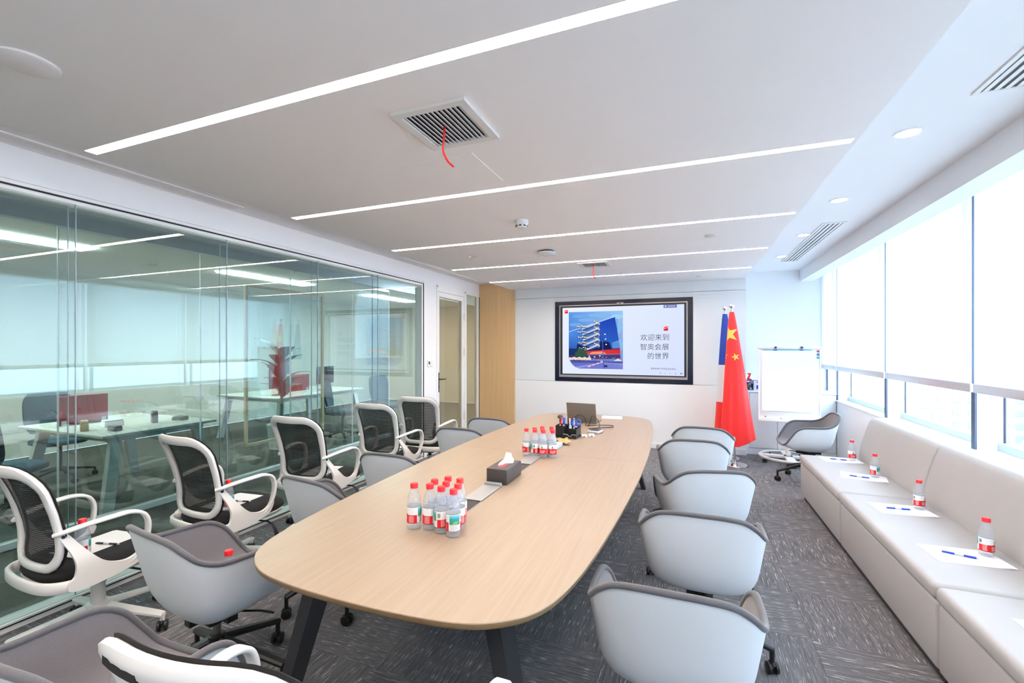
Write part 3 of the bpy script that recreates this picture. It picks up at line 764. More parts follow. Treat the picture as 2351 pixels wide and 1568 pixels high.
def make_mesh_chair():
    t = thing('mesh_chair', 'white framed mesh chair', 'chair')
    def yb(z): # profile of the back
        pts = [(0.46, -0.215), (0.52, -0.222), (0.58, -0.218), (0.66, -0.228), (0.75, -0.250), (0.85, -0.283), (0.97, -0.335)]
        if z <= pts[0][0]: return pts[0][1]
        for (z0, a), (z1, b) in zip(pts[:-1], pts[1:]):
            if z <= z1: return a + (b - a) * (z - z0) / (z1 - z0)
        return pts[-1][1]
    def bp(x, z, off=0): return (x, yb(z) - 0.045 + 0.05 * (x / 0.23) ** 2 + off, z)
    out = []
    def corner(cx, cz, r, a0):
        for q in range(6):
            a = R(a0 + 90 * q / 5); out.append((cx + r * math.cos(a), cz + r * math.sin(a)))
    corner(0.125, 0.865, 0.10, 0); corner(-0.125, 0.865, 0.10, 90); corner(-0.12, 0.565, 0.085, 180); corner(0.12, 0.565, 0.085, 270)
    dense = []
    for i in range(len(out)):
        a, b = out[i], out[(i + 1) % len(out)]
        L = math.dist(a, b); k = max(1, int(L / 0.035))
        for j in range(k): dense.append((a[0] + (b[0] - a[0]) * j / k, a[1] + (b[1] - a[1]) * j / k))
    loop = [bp(x, z) for x, z in dense]
    # frame section lies in the back surface: up vector = outward y
    mb = MB(); P = [Vector(p) for p in loop]; k = len(P); rings = []
    for i, p in enumerate(P):
        tg = (P[(i + 1) % k] - P[i - 1]).normalized(); u = Vector((0, 1, 0.25)); u = (u - tg * u.dot(tg)).normalized(); w = tg.cross(u)
        wd = 0.021 + 0.006 * max(0, min(1, (p.z - 0.7) / 0.2))
        rings.append([tuple(p + w * wd * a + u * 0.014 * b) for a, b in ((1, .4), (.6, 1), (-.6, 1), (-1, .4), (-1, -.5), (-.5, -1), (.5, -1), (1, -.5))])
    rings.append(rings[0]); mb.loft(rings, True, False, False); fr = mb.build('back_frame', 'whiteplastic', t, angle=60)
    rings = []
    for i, p in enumerate(P):
        tg = (P[(i + 1) % k] - P[i - 1]).normalized(); u = Vector((0, 1, 0.25)); u = (u - tg * u.dot(tg)).normalized(); w = tg.cross(u)
        c = p + u * 0.018
        rings.append([tuple(c + w * 0.024 * a + u * 0.006 * b) for a, b in ((1, 0), (.6, 1), (-.6, 1), (-1, 0), (-.6, -1), (.6, -1))])
    rings.append(rings[0]); MB().loft(rings, True, False, False).build('front_edge', 'seatblack', fr, angle=60)
    def mg(u, v):
        z = 0.484 + (0.960 - 0.484) * v
        # half width at this height, following the frame
        top, bot = 0.865, 0.565
        hw = 0.215
        if z > top: hw = 0.125 + math.sqrt(max(0, 0.10 ** 2 - (z - top) ** 2)) - 0.008
        elif z < bot: hw = 0.12 + math.sqrt(max(0, 0.085 ** 2 - (bot - z) ** 2)) - 0.008
        else: hw = 0.205 + (0.225 - 0.205) * (z - bot) / (top - bot) - 0.008
        return bp(-hw + 2 * hw * u, z, 0.012)
    MB().grid(mg, 12, 16).build('back_mesh', 'mesh', t, angle=80)
    # side plates that sweep from the back under the seat
    poly = [(-0.252, 0.688), (-0.236, 0.690), (-0.205, 0.65), (-0.165, 0.585), (-0.115, 0.515), (-0.07, 0.473), (-0.02, 0.453), (0.02, 0.452), (0.055, 0.470), (0.075, 0.50), (0.098, 0.495), (0.085, 0.455), (0.06, 0.422), (0.0, 0.402), (-0.08, 0.388), (-0.16, 0.380), (-0.205, 0.386), (-0.222, 0.402), (-0.215, 0.432), (-0.196, 0.448), (-0.190, 0.50), (-0.204, 0.56), (-0.232, 0.63)]
    poly = [(p[0], p[1]) for p in cat_rom([(a, b, 0) for a, b in poly], 3, True)]
    for s in (-1, 1):
        mb = MB(); a = []
        bm = bmesh.new()
        def px(y, z): # plate leans outwards lower down
            f = max(0, min(1, (0.685 - z) / 0.20)); f = f * f * (3 - 2 * f); return s * (0.214 + 0.058 * f)
        v0 = [bm.verts.new((px(y, z) - 0.009, y, z)) for y, z in poly]; v1 = [bm.verts.new((px(y, z) + 0.009, y, z)) for y, z in poly]
        bm.faces.new(v0); bm.faces.new(v1[::-1])
        for i in range(len(poly)):
            j = (i + 1) % len(poly); bm.faces.new((v0[i], v0[j], v1[j], v1[i]))
        bm.normal_update(); bmesh.ops.triangulate(bm, faces=[f for f in bm.faces if len(f.verts) > 4])
        bm.verts.index_update()
        mb.add([v.co[:] for v in bm.verts], [[v.index for v in f.verts] for f in bm.faces]); bm.free()
        sp = mb.build('side_plate', 'whiteplastic', t, angle=30)
        MB().cyl((s * 0.226, -0.222, 0.640), (s * 0.238, -0.222, 0.640), 0.007, 10).build('screw', 'black', sp)
        pts = cat_rom([(s * 0.214, -0.250, 0.655), (s * 0.238, -0.218, 0.664), (s * 0.266, -0.14, 0.680), (s * 0.285, -0.05, 0.690), (s * 0.287, 0.015, 0.690), (s * 0.287, 0.068, 0.668), (s * 0.286, 0.093, 0.618), (s * 0.282, 0.092, 0.55), (s * 0.277, 0.072, 0.485), (s * 0.273, 0.040, 0.440), (s * 0.272, -0.01, 0.424)], 4)
        k_ = len(pts)
        tp = [min(1.0, (k_ - 1 - i) / 11.0) for i in range(k_)]
        MB().strap(pts, [0.015 + (0.015 + 0.012 * math.sin(PI * i / (k_ - 1))) * tp[i] for i in range(k_)], [0.009 + 0.008 * q for q in tp], up=(1, 0, 0)).build('armrest', 'whiteplastic', t, angle=50)
    # rim behind the seat joining both plates
    pts = cat_rom([(-0.268, -0.16, 0.407), (-0.245, -0.235, 0.409), (-0.17, -0.285, 0.412), (0, -0.302, 0.414), (0.17, -0.285, 0.412), (0.245, -0.235, 0.409), (0.268, -0.16, 0.407)], 5)
    MB().strap(pts, 0.055, 0.022, up=(0, 0, 1)).build('rear_rim', 'whiteplastic', t, angle=50)
    def padring(sc, z, dy=0.0):
        r = []
        for i in range(40):
            a = 2 * PI * i / 40; c, s_ = math.cos(a), math.sin(a)
            x = 0.255 * sc * math.copysign(abs(c) ** 0.62, c); y = 0.275 * sc * math.copysign(abs(s_) ** 0.62, s_)
            r.append((x * (0.94 if y < 0 else 1.0), y + 0.005 + dy, z - (0.02 * max(0, (y - 0.19) / 0.09))))
        return r
    MB().loft([padring(0.88, 0.405), padring(0.97, 0.412), padring(1.0, 0.432), padring(0.985, 0.452), padring(0.92, 0.466), padring(0.75, 0.472), padring(0.4, 0.474)]).build('seat_cushion', 'seatblack', t, angle=80)
    MB().loft([padring(0.80, 0.372), padring(0.95, 0.385), padring(0.985, 0.404), padring(0.9, 0.410)]).build('seat_pan', 'whiteplastic', t, angle=60)
    MB().rbox(-0.10, 0.10, -0.11, 0.12, 0.325, 0.375, 0.014, 2).build('tilt_mechanism', 'black', t)
    mb = MB(); mb.tube([(0.09, 0.07, 0.345), (0.21, 0.10, 0.342), (0.245, 0.11, 0.325)], 0.006, 8); mb.tube([(0.24, 0.11, 0.328), (0.262, 0.118, 0.29), (0.275, 0.122, 0.255), (0.278, 0.123, 0.243)], [0.008, 0.016, 0.020, 0.010], 10, b=[0.006, 0.008, 0.009, 0.006])
    mb.build('height_lever', 'black', t)
    MB().cyl((0, 0, 0.27), (0, 0, 0.335), 0.020, 16).build('gas_column', 'black', t)
    mb = MB().lathe([(0.034, 0.10), (0.030, 0.27), (0.036, 0.272), (0.036, 0.28), (0.02, 0.281)], 20); mb.build('column_sleeve', 'whiteplastic', t)
    star_base(t, 'whiteplastic', 0.325, 0.088, 0.175, 0.052, 0.058, 12)
    return t
mesh0 = make_mesh_chair()
MG = 'white framed mesh chairs'
mesh_spots = [
    (-2.94, 1.42, -4, 0, 'white framed mesh chair cut by the left frame edge, beside the glass wall'),
    (-2.89, 2.15, -4, 25, 'second white framed mesh chair along the glass wall'),
    (-2.90, 2.97, 2, 14, 'third white framed mesh chair along the glass wall'),
    (-2.84, 3.86, 0, 40, 'fourth white framed mesh chair along the glass wall'),
    (-2.80, 4.50, 6, 5, 'farthest white framed mesh chair, nearest the glazed door'),
    (-0.885, 0.875, 6, 10, 'white framed mesh chair seen from above at the bottom edge left of the table leg'),
    (-0.155, 0.995, 0, 30, 'white mesh chair of which only one armrest tip shows at the bottom edge'),
]
for k, (x, y, a, br, lb) in enumerate(mesh_spots):
    o = mesh0 if k == 0 else copy_tree(mesh0)
    place(o, (x, y, 0), R(a), lb, MG)
    if k:
        for ch in o.children:
            if ch.name.startswith('leg'): ch.rotation_euler[2] += R(br)

    if k == 5:
        # a dark strap is stuck on the rear of this backrest
        pts = [(-0.165 + 0.023 * i, -0.388 + 0.05 * ((-0.165 + 0.023 * i) / 0.23) ** 2, 0.957) for i in range(6)]
        MB().strap(pts, 0.030, 0.006, up=(0, 0, 1)).build('rear_strap', 'seatblack', o)
# ================================================================ meeting table
TZ = 0.74
tcx, tcy = -0.995, 3.185
q = [(0.0, 2.078), (0.22, 2.070), (0.40, 2.042), (0.515, 1.980), (0.585, 1.895), (0.628, 1.76), (0.662, 1.52), (0.693, 1.08), (0.718, 0.5), (0.725, 0.0)]
full = q + [(x, -y) for x, y in q[-2::-1]] + [(-x, -y) for x, y in q[1:]] + [(-x, y) for x, y in q[-2:0:-1]]
outline = [(p[0], p[1]) for p in cat_rom([(x, y, 0) for x, y in full], 5, True)]
tb = thing('meeting_table', 'long light oak boat shaped meeting table on dark splayed legs', 'table', (tcx, tcy, 0))
def half_poly(sign):
    pts = [p for p in outline if p[1] * sign > 0.0008]
    if sign > 0:
        # outline runs from the +y tip clockwise; rotate so the cut edge comes last
        i0 = next(i for i in range(len(outline)) if outline[i][1] > 0.0008 and outline[i - 1][1] <= 0.0008)
        pts = [outline[(i0 + i) % len(outline)] for i in range(len(outline)) if outline[(i0 + i) % len(outline)][1] > 0.0008]
    w = 0.725
    a = (-w if pts[0][0] < 0 else w, 0.0008 * sign); b = (-w if pts[-1][0] < 0 else w, 0.0008 * sign)
    return [a] + pts + [b]
def inset(poly, k):
    return [(x * (1 - k / 0.72), y * (1 - k / 2.08) if abs(y) > 0.01 else y) for x, y in poly]
for sg in (-1, 1):
    pl = half_poly(sg)
    mb = MB()
    mb.loft([[(x, y, TZ - 0.026) for x, y in inset(pl, 0.010)], [(x, y, TZ - 0.018) for x, y in inset(pl, 0.002)], [(x, y, TZ - 0.0025) for x, y in pl]], True, True, False, mi=1)
    mb.loft([[(x, y, TZ - 0.0025) for x, y in pl], [(x, y, TZ) for x, y in inset(pl, 0.0015)]], True, False, True, mi=0)
    mb.build('tabletop', ['oak', 'oakedge'], tb, angle=50)
# under-frame and legs
MB().box(-0.36, 0.36, -1.80, -1.74, 0.672, 0.713).box(-0.36, 0.36, 1.74, 1.80, 0.672, 0.713).box(-0.34, -0.28, -1.8, 1.8, 0.672, 0.713).box(0.28, 0.34, -1.8, 1.8, 0.672, 0.713).build('under_frame', 'darkmetal', tb, False)
for sx in (-1, 1):
    for sy in (-1, 1):
        a = Vector((sx * 0.365, sy * 1.765, 0.70)); b = Vector((sx * 0.545, sy * 1.845, 0.0))
        ax = Vector((0.030, 0, 0)); ay = Vector((0, 0.055, 0))
        rings = [[tuple(p - ax * f - ay * f), tuple(p + ax * f - ay * f), tuple(p + ax * f + ay * f), tuple(p - ax * f + ay * f)] for p, f in ((b, 0.72), (a, 1.0))]
        MB().loft(rings).build('leg', 'darkmetal', tb, False)
for sx in (-1, 1):
    MB().box(sx * 0.31 - 0.03, sx * 0.31 + 0.03, -0.05, 0.05, 0.0, 0.672).build('leg', 'darkmetal', tb, False)
# cable boxes set into the table top
def cable_box(y0, yl, y1, label, open_lid=False, lip=True):
    t = thing('cable_box', label, 'cable box', (-1.035, y0, TZ), 0, 'cable boxes along the table middle')
    w = 0.049
    MB().box(-w, w, 0, yl - y0, 0.0002, 0.0016).build('brush_recess', 'recess', t, False)
    mb = MB(); mb.box(-w - 0.003, -w, 0, yl - y0, 0.0, 0.003); mb.box(w, w + 0.003, 0, yl - y0, 0.0, 0.003); mb.box(-w - 0.003, w + 0.003, -0.004, 0, 0.0, 0.003); mb.build('rim', 'lid', t, False)
    for k in range(2):
        for s in (-1, 1):
            MB().box(s * 0.02 - 0.008, s * 0.02 + 0.008, 0.05 + 0.05 * k, 0.052 + 0.05 * k + 0.004, 0.0016, 0.0022).build('socket', 'black', t, False)
    Mx = Matrix.Translation((0, yl - y0, 0.002))
    if open_lid: Mx = Matrix.Translation((0, 0.0, 0.003)) @ Matrix.Rotation(R(14), 4, 'X') @ Matrix.Translation((0, -(y1 - yl), 0))
    MB().rbox(-w - 0.002, w + 0.002, 0, y1 - yl, 0, 0.006, 0.0015, 1, 0, Mx).build('cover', 'lid', t, False)
    if lip: MB().rbox(-w - 0.001, w + 0.001, y1 - yl - 0.03, y1 - yl - 0.004, 0.006, 0.018, 0.004, 2, 0, Mx).build('cover_lip', 'lid', t)
    return t
cable_box(1.84, 2.07, 2.352, 'cable box with closed silver cover right behind the near bottles')
cable_box(2.62, 2.84, 3.07, 'cable box with silver cover behind the tissue box', lip=False)
cable_box(3.42, 3.70, 3.66, 'cable box with a raised silver cover beside the far bottles', open_lid=False, lip=False)

# tissue box
t = thing('tissue_box', 'dark brown leather tissue box with a tissue pulled out', 'tissue box', (-1.028, 2.485, TZ))
mb = MB(); mb.rbox(-0.064, 0.064, -0.118, 0.118, 0.0005, 0.088, 0.004, 2); mb.build('body', 'box', t)
n = 24
MB().add([(0.022 * math.cos(2 * PI * i / n), 0.075 * math.sin(2 * PI * i / n), 0.0886) for i in range(n)], [tuple(range(n))]).build('slot', 'red', t, False)
def tis(u, v):
    a = (u - 0.5); w = 0.050 * (1 - 0.45 * v) * (1 + 0.25 * math.sin(v * 5))
    w *= 1.0; return (0.010 * math.sin(u * 7 + v * 2) + 0.012 * v + a * 1.1 * w, a * 1.5 * w + 0.03 * v, 0.082 + 0.072 * v * (1 - 0.35 * abs(a)) )
MB().grid(tis, 14, 10).build('tissue', 'paper', t, angle=80)

# ---------------------------------------------------------------- water bottles
W_, DK, RD, PK, TL, GR, DG = (0.86, 0.87, 0.88, 1), (0.02, 0.025, 0.03, 1), (0.68, 0.008, 0.012, 1), (0.80, 0.34, 0.36, 1), (0.02, 0.40, 0.45, 1), (0.06, 0.32, 0.16, 1), (0.02, 0.13, 0.10, 1)
def bottle_label_mesh():
    r = 0.0312; z0, z1 = 0.028, 0.098; shapes = []
    def seg(a0, a1, y0, y1, c):
        n = max(1, int(abs(a1 - a0) / 9)); st = (a1 - a0) / n
        for i in range(n): shapes.append((rect(a0 + i * st, y0, a0 + (i + 1) * st, y1), c))
    def slab(a0, a1, y0, y1, c):  # one layer
        seg(a0, a1, y0, y1, c)
    slab(0, 360, z0, z1, W_)
    lay = [len(shapes)]
    slab(0, 360, z0, z0 + 0.0012, (0.25, 0.01, 0.02, 1)); slab(0, 360, z1 - 0.0013, z1, DK)
    slab(-62, 132, z0 + 0.0012, 0.064, RD); slab(232, 298, z0 + 0.0012, 0.062, RD)
    # wavy top of the red field
    for i in range(12):
        a = -62 + i * 10; h = 0.0645 + 0.0035 * math.sin(R(a * 2.2 + 60)); shapes.append((rect(a, 0.062, a + 10, h), RD))
    # logo: dark green peak with a paler fringe
    for k, (w, h, c) in enumerate(((17, 0.021, (0.45, 0.72, 0.62, 1)), (12, 0.018, DG))):
        shapes.append(([(-w, 0.070 + 0.001 * k), (w, 0.070 + 0.001 * k), (w * 0.35, 0.080), (0, 0.070 + h), (-w * 0.35, 0.080)], c))
    shapes.append((rect(-8, 0.068, 8, 0.0693), DG))
    # brand characters and fine print
    tm = text2d('农夫山泉', 1.0); wmax = max(x for x, y in tm[0])
    shapes.append((shift(tm, -38, 0.046, 76 / wmax, 0.0125), W_))
    for i, z in enumerate((0.0425, 0.0385, 0.0345)): slab(-36, 36 - 8 * i, z, z + 0.0016, (0.80, 0.60, 0.60, 1))
    # information block
    slab(66, 108, 0.031, 0.061, (0.75, 0.16, 0.18, 1))
    for i in range(8): slab(69, 104 - 6 * (i % 3), 0.0325 + 0.0036 * i, 0.0345 + 0.0036 * i, PK)
    for i in range(3): slab(61, 64, 0.033 + 0.008 * i, 0.036 + 0.008 * i, (0.85, 0.6, 0.6, 1))
    slab(74, 100, 0.074, 0.091, (0.80, 0.66, 0.70, 1)); slab(76, 98, 0.0755, 0.0895, W_)
    # landscape picture
    slab(140, 222, 0.055, 0.093, TL); slab(140, 222, 0.055, 0.072, GR); slab(140, 222, 0.083, 0.093, (0.10, 0.55, 0.66, 1))
    for i in range(6): shapes.append(([(142 + i * 13, 0.070), (156 + i * 13, 0.070), (149 + i * 13, 0.080 + 0.003 * (i % 2))], (0.03, 0.30, 0.25, 1)))
    for i in range(4): slab(160 + 5 * i, 196 + 4 * i, 0.057 + 0.003 * i, 0.0585 + 0.003 * i, (0.55, 0.70, 0.45, 1))
    for i in range(4): slab(146, 214 - 9 * (i % 2), 0.034 + 0.005 * i, 0.0355 + 0.005 * i, (0.35, 0.38, 0.40, 1))
    for i in range(7): slab(236 + 3.2 * i, 237.6 + 3.2 * i, 0.070, 0.088, DK)
    slab(262, 292, 0.033, 0.060, PK)
    for i in range(7): slab(265, 288 - 4 * (i % 2), 0.035 + 0.0035 * i, 0.0366 + 0.0035 * i, RD)
    seen = {}
    def to3d(a, z, h):
        rr = r + min(h, 0.0013); aa = R(a - 90)
        return (rr * math.cos(aa), rr * math.sin(aa), z)
    return print_mesh('label', shapes, to3d, 'print', 0.0000035)
LABEL = bottle_label_mesh()
def bottle_body():
    rb = 0.0305
    prof = [(0.0, 0.004), (0.018, 0.0035), (0.024, 0.0), (0.0285, 0.003), (0.0300, 0.009), (0.0285, 0.014), (0.0302, 0.019), (0.0290, 0.023), (rb, 0.027), (rb, 0.099), (0.0300, 0.104), (rb, 0.109), (0.0295, 0.121), (0.0265, 0.137), (0.0215, 0.152), (0.0165, 0.163), (0.0140, 0.168), (0.0140, 0.172), (0.0158, 0.173), (0.0158, 0.175), (0.0130, 0.176)]
    return MB().lathe(prof, 28, cap0=False, cap1=False).mesh('body', 'pet', angle=80)
BODY = bottle_body()
def cap_mesh():
    n = 36; mb = MB()
    def ring(r, z, rib=0.0): return [((r + (rib if i % 2 else 0)) * math.cos(2 * PI * i / n), (r + (rib if i % 2 else 0)) * math.sin(2 * PI * i / n), z) for i in range(n)]
    mb.loft([ring(0.0150, 0.1738), ring(0.0166, 0.1745), ring(0.0166, 0.1775), ring(0.0160, 0.178, 0.0006), ring(0.0160, 0.1925, 0.0006), ring(0.0150, 0.1945), ring(0.010, 0.195)])
    return mb.mesh('cap', 'red', angle=40)
CAP = cap_mesh()
def bottle(x, y, z, rot, label, group):
    t = thing('water_bottle', label, 'bottle', (x, y, z), R(rot), group)
    put(BODY, 'body', t); put(CAP, 'cap', t); put(LABEL, 'label', t)
    return t
# rotation 0 shows the logo towards -y (the camera side)
NB = 'bottles in the near group on the table'
nb = [(-1.120, 1.672, -75, 'leftmost bottle of the near group on the table'), (-1.050, 1.688, -78, 'second bottle from the left in the near front row'),
      (-0.985, 1.675, 125, 'third bottle from the left in the near front row, green picture at its edge'), (-0.918, 1.660, -142, 'front right bottle of the near group, green picture towards the camera'),
      (-1.065, 1.752, 20, 'bottle behind the second one of the near front row'), (-1.000, 1.742, 60, 'middle bottle of the near group, in the second row'),
      (-1.030, 1.812, 200, 'rearmost bottle of the near group'), (-0.935, 1.732, 150, 'second row bottle at the right of the near group'), (-0.965, 1.806, 10, 'rear right bottle of the near group')]
for x, y, r_, lb in nb: bottle(x, y, TZ, r_, lb, NB)
FB = 'bottles in the far group on the table'
fb = [(-1.105, 3.095, -35, 'leftmost bottle of the far group on the table'), (-1.036, 3.085, 120, 'second bottle of the far front row, green picture at its left'),
      (-0.970, 3.078, -2, 'third bottle of the far front row, green peak logo facing the camera'), (-0.905, 3.095, 12, 'front right bottle of the far group, logo facing the camera'),
      (-1.062, 3.155, 40, 'left bottle of the far second row'), (-0.998, 3.146, 90, 'middle bottle of the far second row'),
      (-1.022, 3.215, 200, 'rear left bottle of the far group'), (-0.930, 3.163, 170, 'right bottle of the far second row'), (-0.952, 3.226, 70, 'rear right bottle of the far group')]
for x, y, r_, lb in fb: bottle(x, y, TZ, r_, lb, FB)

# ---------------------------------------------------------------- things at the far end of the table
t = thing('laptop', 'open silver laptop with its lid towards the camera at the table end', 'laptop', (-1.035, 4.62, TZ), R(-3))
MB().rbox(-0.155, 0.155, 0.0, 0.215, 0.0005, 0.014, 0.004, 2).build('base', 'steel', t)
MB().rbox(-0.155, 0.155, 0.0, 0.008, 0.0, 0.205, 0.003, 2, 0, Matrix.Translation((0, -0.004, 0.012)) @ Matrix.Rotation(R(14), 4, 'X')).build('screen_lid', 'steel', t)
kb = MB().box(-0.0065, 0.0065, -0.0065, 0.0065, 0.014, 0.0155).mesh('key', 'black', False)
for i in range(12):
    for j in range(4): put(kb, 'key', t, (-0.105 + 0.019 * i, 0.04 + 0.019 * j, 0))
o = MB().loft([[(0.030 * s * math.cos(2 * PI * i / 20), 0.052 * s * math.sin(2 * PI * i / 20), z) for i in range(20)] for s, z in ((0.9, 0.0005), (1.0, 0.006), (0.95, 0.018), (0.75, 0.029), (0.4, 0.034))]).build('computer_mouse', 'darkmetal', angle=70)
o.location = (-1.335, 4.86, TZ); o.rotation_euler = (0, 0, 0.3); tag(o, 'dark grey computer mouse left of the laptop', 'mouse')
# desk organiser
t = thing('desk_organiser', 'black leather desk organiser with a notched front, full of pens', 'organiser', (-0.992, 3.855, TZ), R(-2))
mb = MB()
mb.box(-0.10, 0.10, -0.075, 0.075, 0.001, 0.006)
mb.box(-0.10, -0.096, -0.03, 0.075, 0.006, 0.10); mb.box(0.096, 0.10, -0.075, 0.075, 0.006, 0.085); mb.box(-0.10, 0.10, 0.071, 0.075, 0.006, 0.10); mb.box(-0.02, -0.016, -0.075, 0.075, 0.006, 0.10); mb.box(-0.10, -0.016, -0.034, -0.030, 0.006, 0.10); mb.box(-0.016, 0.096, -0.005, -0.001, 0.006, 0.075)
mb.build('body', 'black', t, False)
MB().prism([(-0.018, 0.006), (0.10, 0.006), (0.10, 0.036), (0.062, 0.036), (0.050, 0.020), (0.034, 0.020), (0.022, 0.036), (-0.018, 0.036)], 'y', -0.079, -0.075).build('front_plate', 'black', t, False)
mb = MB(); mb.tube([(-0.018, -0.080, 0.037), (0.022, -0.080, 0.037), (0.034, -0.080, 0.0215), (0.050, -0.080, 0.0215), (0.062, -0.080, 0.037), (0.10, -0.080, 0.037)], 0.0016, 6); mb.build('stitching', 'alu', t)
random.seed(3)
pens = [('pen_red', 'marker', -0.085, 0.02, 'red capped whiteboard marker at the left of the organiser'), ('marker', 'marker', -0.055, 0.02, 'blue marker leaning left in the organiser'), ('marker', 'marker', -0.037, 0.035, 'blue marker in the middle of the organiser'), ('black', 'marker', -0.072, 0.045, 'black marker at the back left of the organiser'),
        ('pen_red', 'pen', 0.004, 0.02, 'red pen upright in the organiser'), ('whitegloss', 'pen', 0.018, 0.03, 'white pen upright in the organiser'), ('marker', 'pen', 0.034, 0.04, 'blue ballpoint in the organiser'), ('penblack', 'pen', 0.000, 0.05, 'black pen in the organiser'), ('penclear', 'pen', 0.03, 0.02, 'clear pen in the organiser'), ('whitegloss', 'pen', 0.05, 0.025, 'second white pen, leaning right in the organiser')]
for mt, kd, px_, py_, lb in pens:
    r_ = 0.0085 if kd == 'marker' else 0.0048
    t2 = thing('marker_pen' if kd == 'marker' else 'ballpoint_pen', lb, 'pen', (-0.992 + px_, 3.855 + py_, TZ + 0.0065), R(random.uniform(0, 360)), 'pens in the organiser')
    lean = Matrix.Rotation(R(random.uniform(4, 13)), 4, 'X')
    MB().tube([(0, 0, 0.0), (0, 0, 0.095)], r_, 10, M_=lean).build('barrel', 'whitegloss' if mt in ('pen_red', 'marker') else mt, t2)
    MB().tube([(0, 0, 0.095), (0, 0, 0.098), (0, 0, 0.152), (0, 0, 0.156)], [r_, r_ * 1.12, r_ * 1.08, r_ * 0.7], 10, M_=lean).build('cap', mt, t2)
t = thing('scissors', 'blue handled scissors standing in the organiser', 'scissors', (-0.992 + 0.07, 3.89, TZ + 0.01), R(10))
for s in (-1, 1):
    c = (s * 0.020, 0, 0.112)
    MB().tube([(c[0] + 0.018 * math.cos(2 * PI * i / 18), 0.0, c[2] + 0.030 * math.sin(2 * PI * i / 18)) for i in range(18)], 0.0045, 8, up=(0, 1, 0), closed=True).build('handle', 'marker', t)
    MB().strap([(s * 0.010, 0.002 * s, 0.086), (0, 0.002 * s, 0.06), (-s * 0.006, 0.002 * s, 0.005)], [0.012, 0.012, 0.004], 0.002, up=(1, 0, 0)).build('blade', 'chrome', t)
# crumpled kraft paper, dock, white adapter, cables
def kr(u, v): return ((u - 0.5) * 0.10, (v - 0.5) * 0.14, 0.006 + 0.032 * abs(math.sin(u * 5.2 + v * 3.3)) * (1 - abs(v - 0.5)) + 0.010 * math.sin(v * 9))
o = MB().grid(kr, 8, 8).build('kraft_paper', 'kraft', smooth=False); o.location = (-0.955, 3.56, TZ + 0.006); o.rotation_euler = (0, 0, 0.5); tag(o, 'crumpled brown paper between the far bottles and the organiser', 'paper')
o = MB().rbox(-0.035, 0.035, -0.11, 0.11, 0.0, 0.032, 0.004, 2).build('tissue_pack', 'penclear'); o.location = (-0.975, 3.37, TZ + 0.0005); o.rotation_euler = (0, 0, -0.05); tag(o, 'pale flat pack lying behind the far bottles', 'pack')
t = thing('dock', 'small silver and dark dock right of the organiser', 'dock', (-0.80, 4.13, TZ), R(-10))
MB().rbox(-0.055, 0.055, -0.06, 0.06, 0.001, 0.026, 0.008, 3).build('body', 'alu', t); MB().rbox(-0.045, 0.045, -0.05, 0.05, 0.026, 0.028, 0.0008, 1).build('top_plate', 'darkmetal', t)
for dx, dy, lb in ((-0.855, 3.90, 'white adapter block right of the organiser'), (-0.80, 3.95, 'second white adapter, next to the dock')):
    t = thing('adapter', lb, 'adapter', (dx, dy, TZ), 0.3, 'white adapters by the dock')
    MB().rbox(-0.025, 0.025, -0.03, 0.03, 0.0005, 0.022, 0.005, 2).build('body', 'whitegloss', t)
    MB().box(-0.006, 0.006, -0.034, -0.028, 0.006, 0.014).build('socket', 'darkmetal', t, False)
cab = [([(-0.93, 4.42, 0.004), (-0.90, 4.40, 0.06), (-0.88, 4.38, 0.115), (-0.83, 4.36, 0.09), (-0.80, 4.34, 0.03), (-0.83, 4.27, 0.004), (-0.82, 4.20, 0.012)], 'tall black cable loop right of the laptop lid'),
       ([(-1.08, 4.44, 0.004), (-1.07, 4.42, 0.07), (-1.02, 4.40, 0.115), (-0.97, 4.40, 0.10), (-0.95, 4.42, 0.05), (-0.96, 4.45, 0.004)], 'black cable loop in front of the laptop lid'),
       ([(-0.95, 4.45, 0.004), (-0.85, 4.52, 0.004), (-0.72, 4.56, 0.004), (-0.70, 4.46, 0.004), (-0.80, 4.38, 0.004), (-0.90, 4.30, 0.004)], 'thin brown cable lying right of the laptop')]
for pts, lb in cab:
    o = MB().tube(cat_rom(pts, 6), 0.0033, 8).build('cable', 'black', angle=80); o.location = (0, 0, TZ); tag(o, lb, 'cable', 'cables by the laptop')
o = MB().rbox(-0.11, 0.11, -0.07, 0.07, 0.0, 0.018, 0.003, 1).build('notebook', 'whitegloss'); o.location = (-0.79, 5.03, TZ + 0.0003); o.rotation_euler = (0, 0, 0.1); tag(o, 'white notebook at the far end of the table', 'notebook')
o = MB().rbox(-0.05, 0.05, -0.04, 0.04, 0.0, 0.03, 0.003, 1).build('card_stand', 'whitegloss'); o.location = (-1.20, 4.97, TZ + 0.0003); tag(o, 'small white box behind the mouse', 'box')
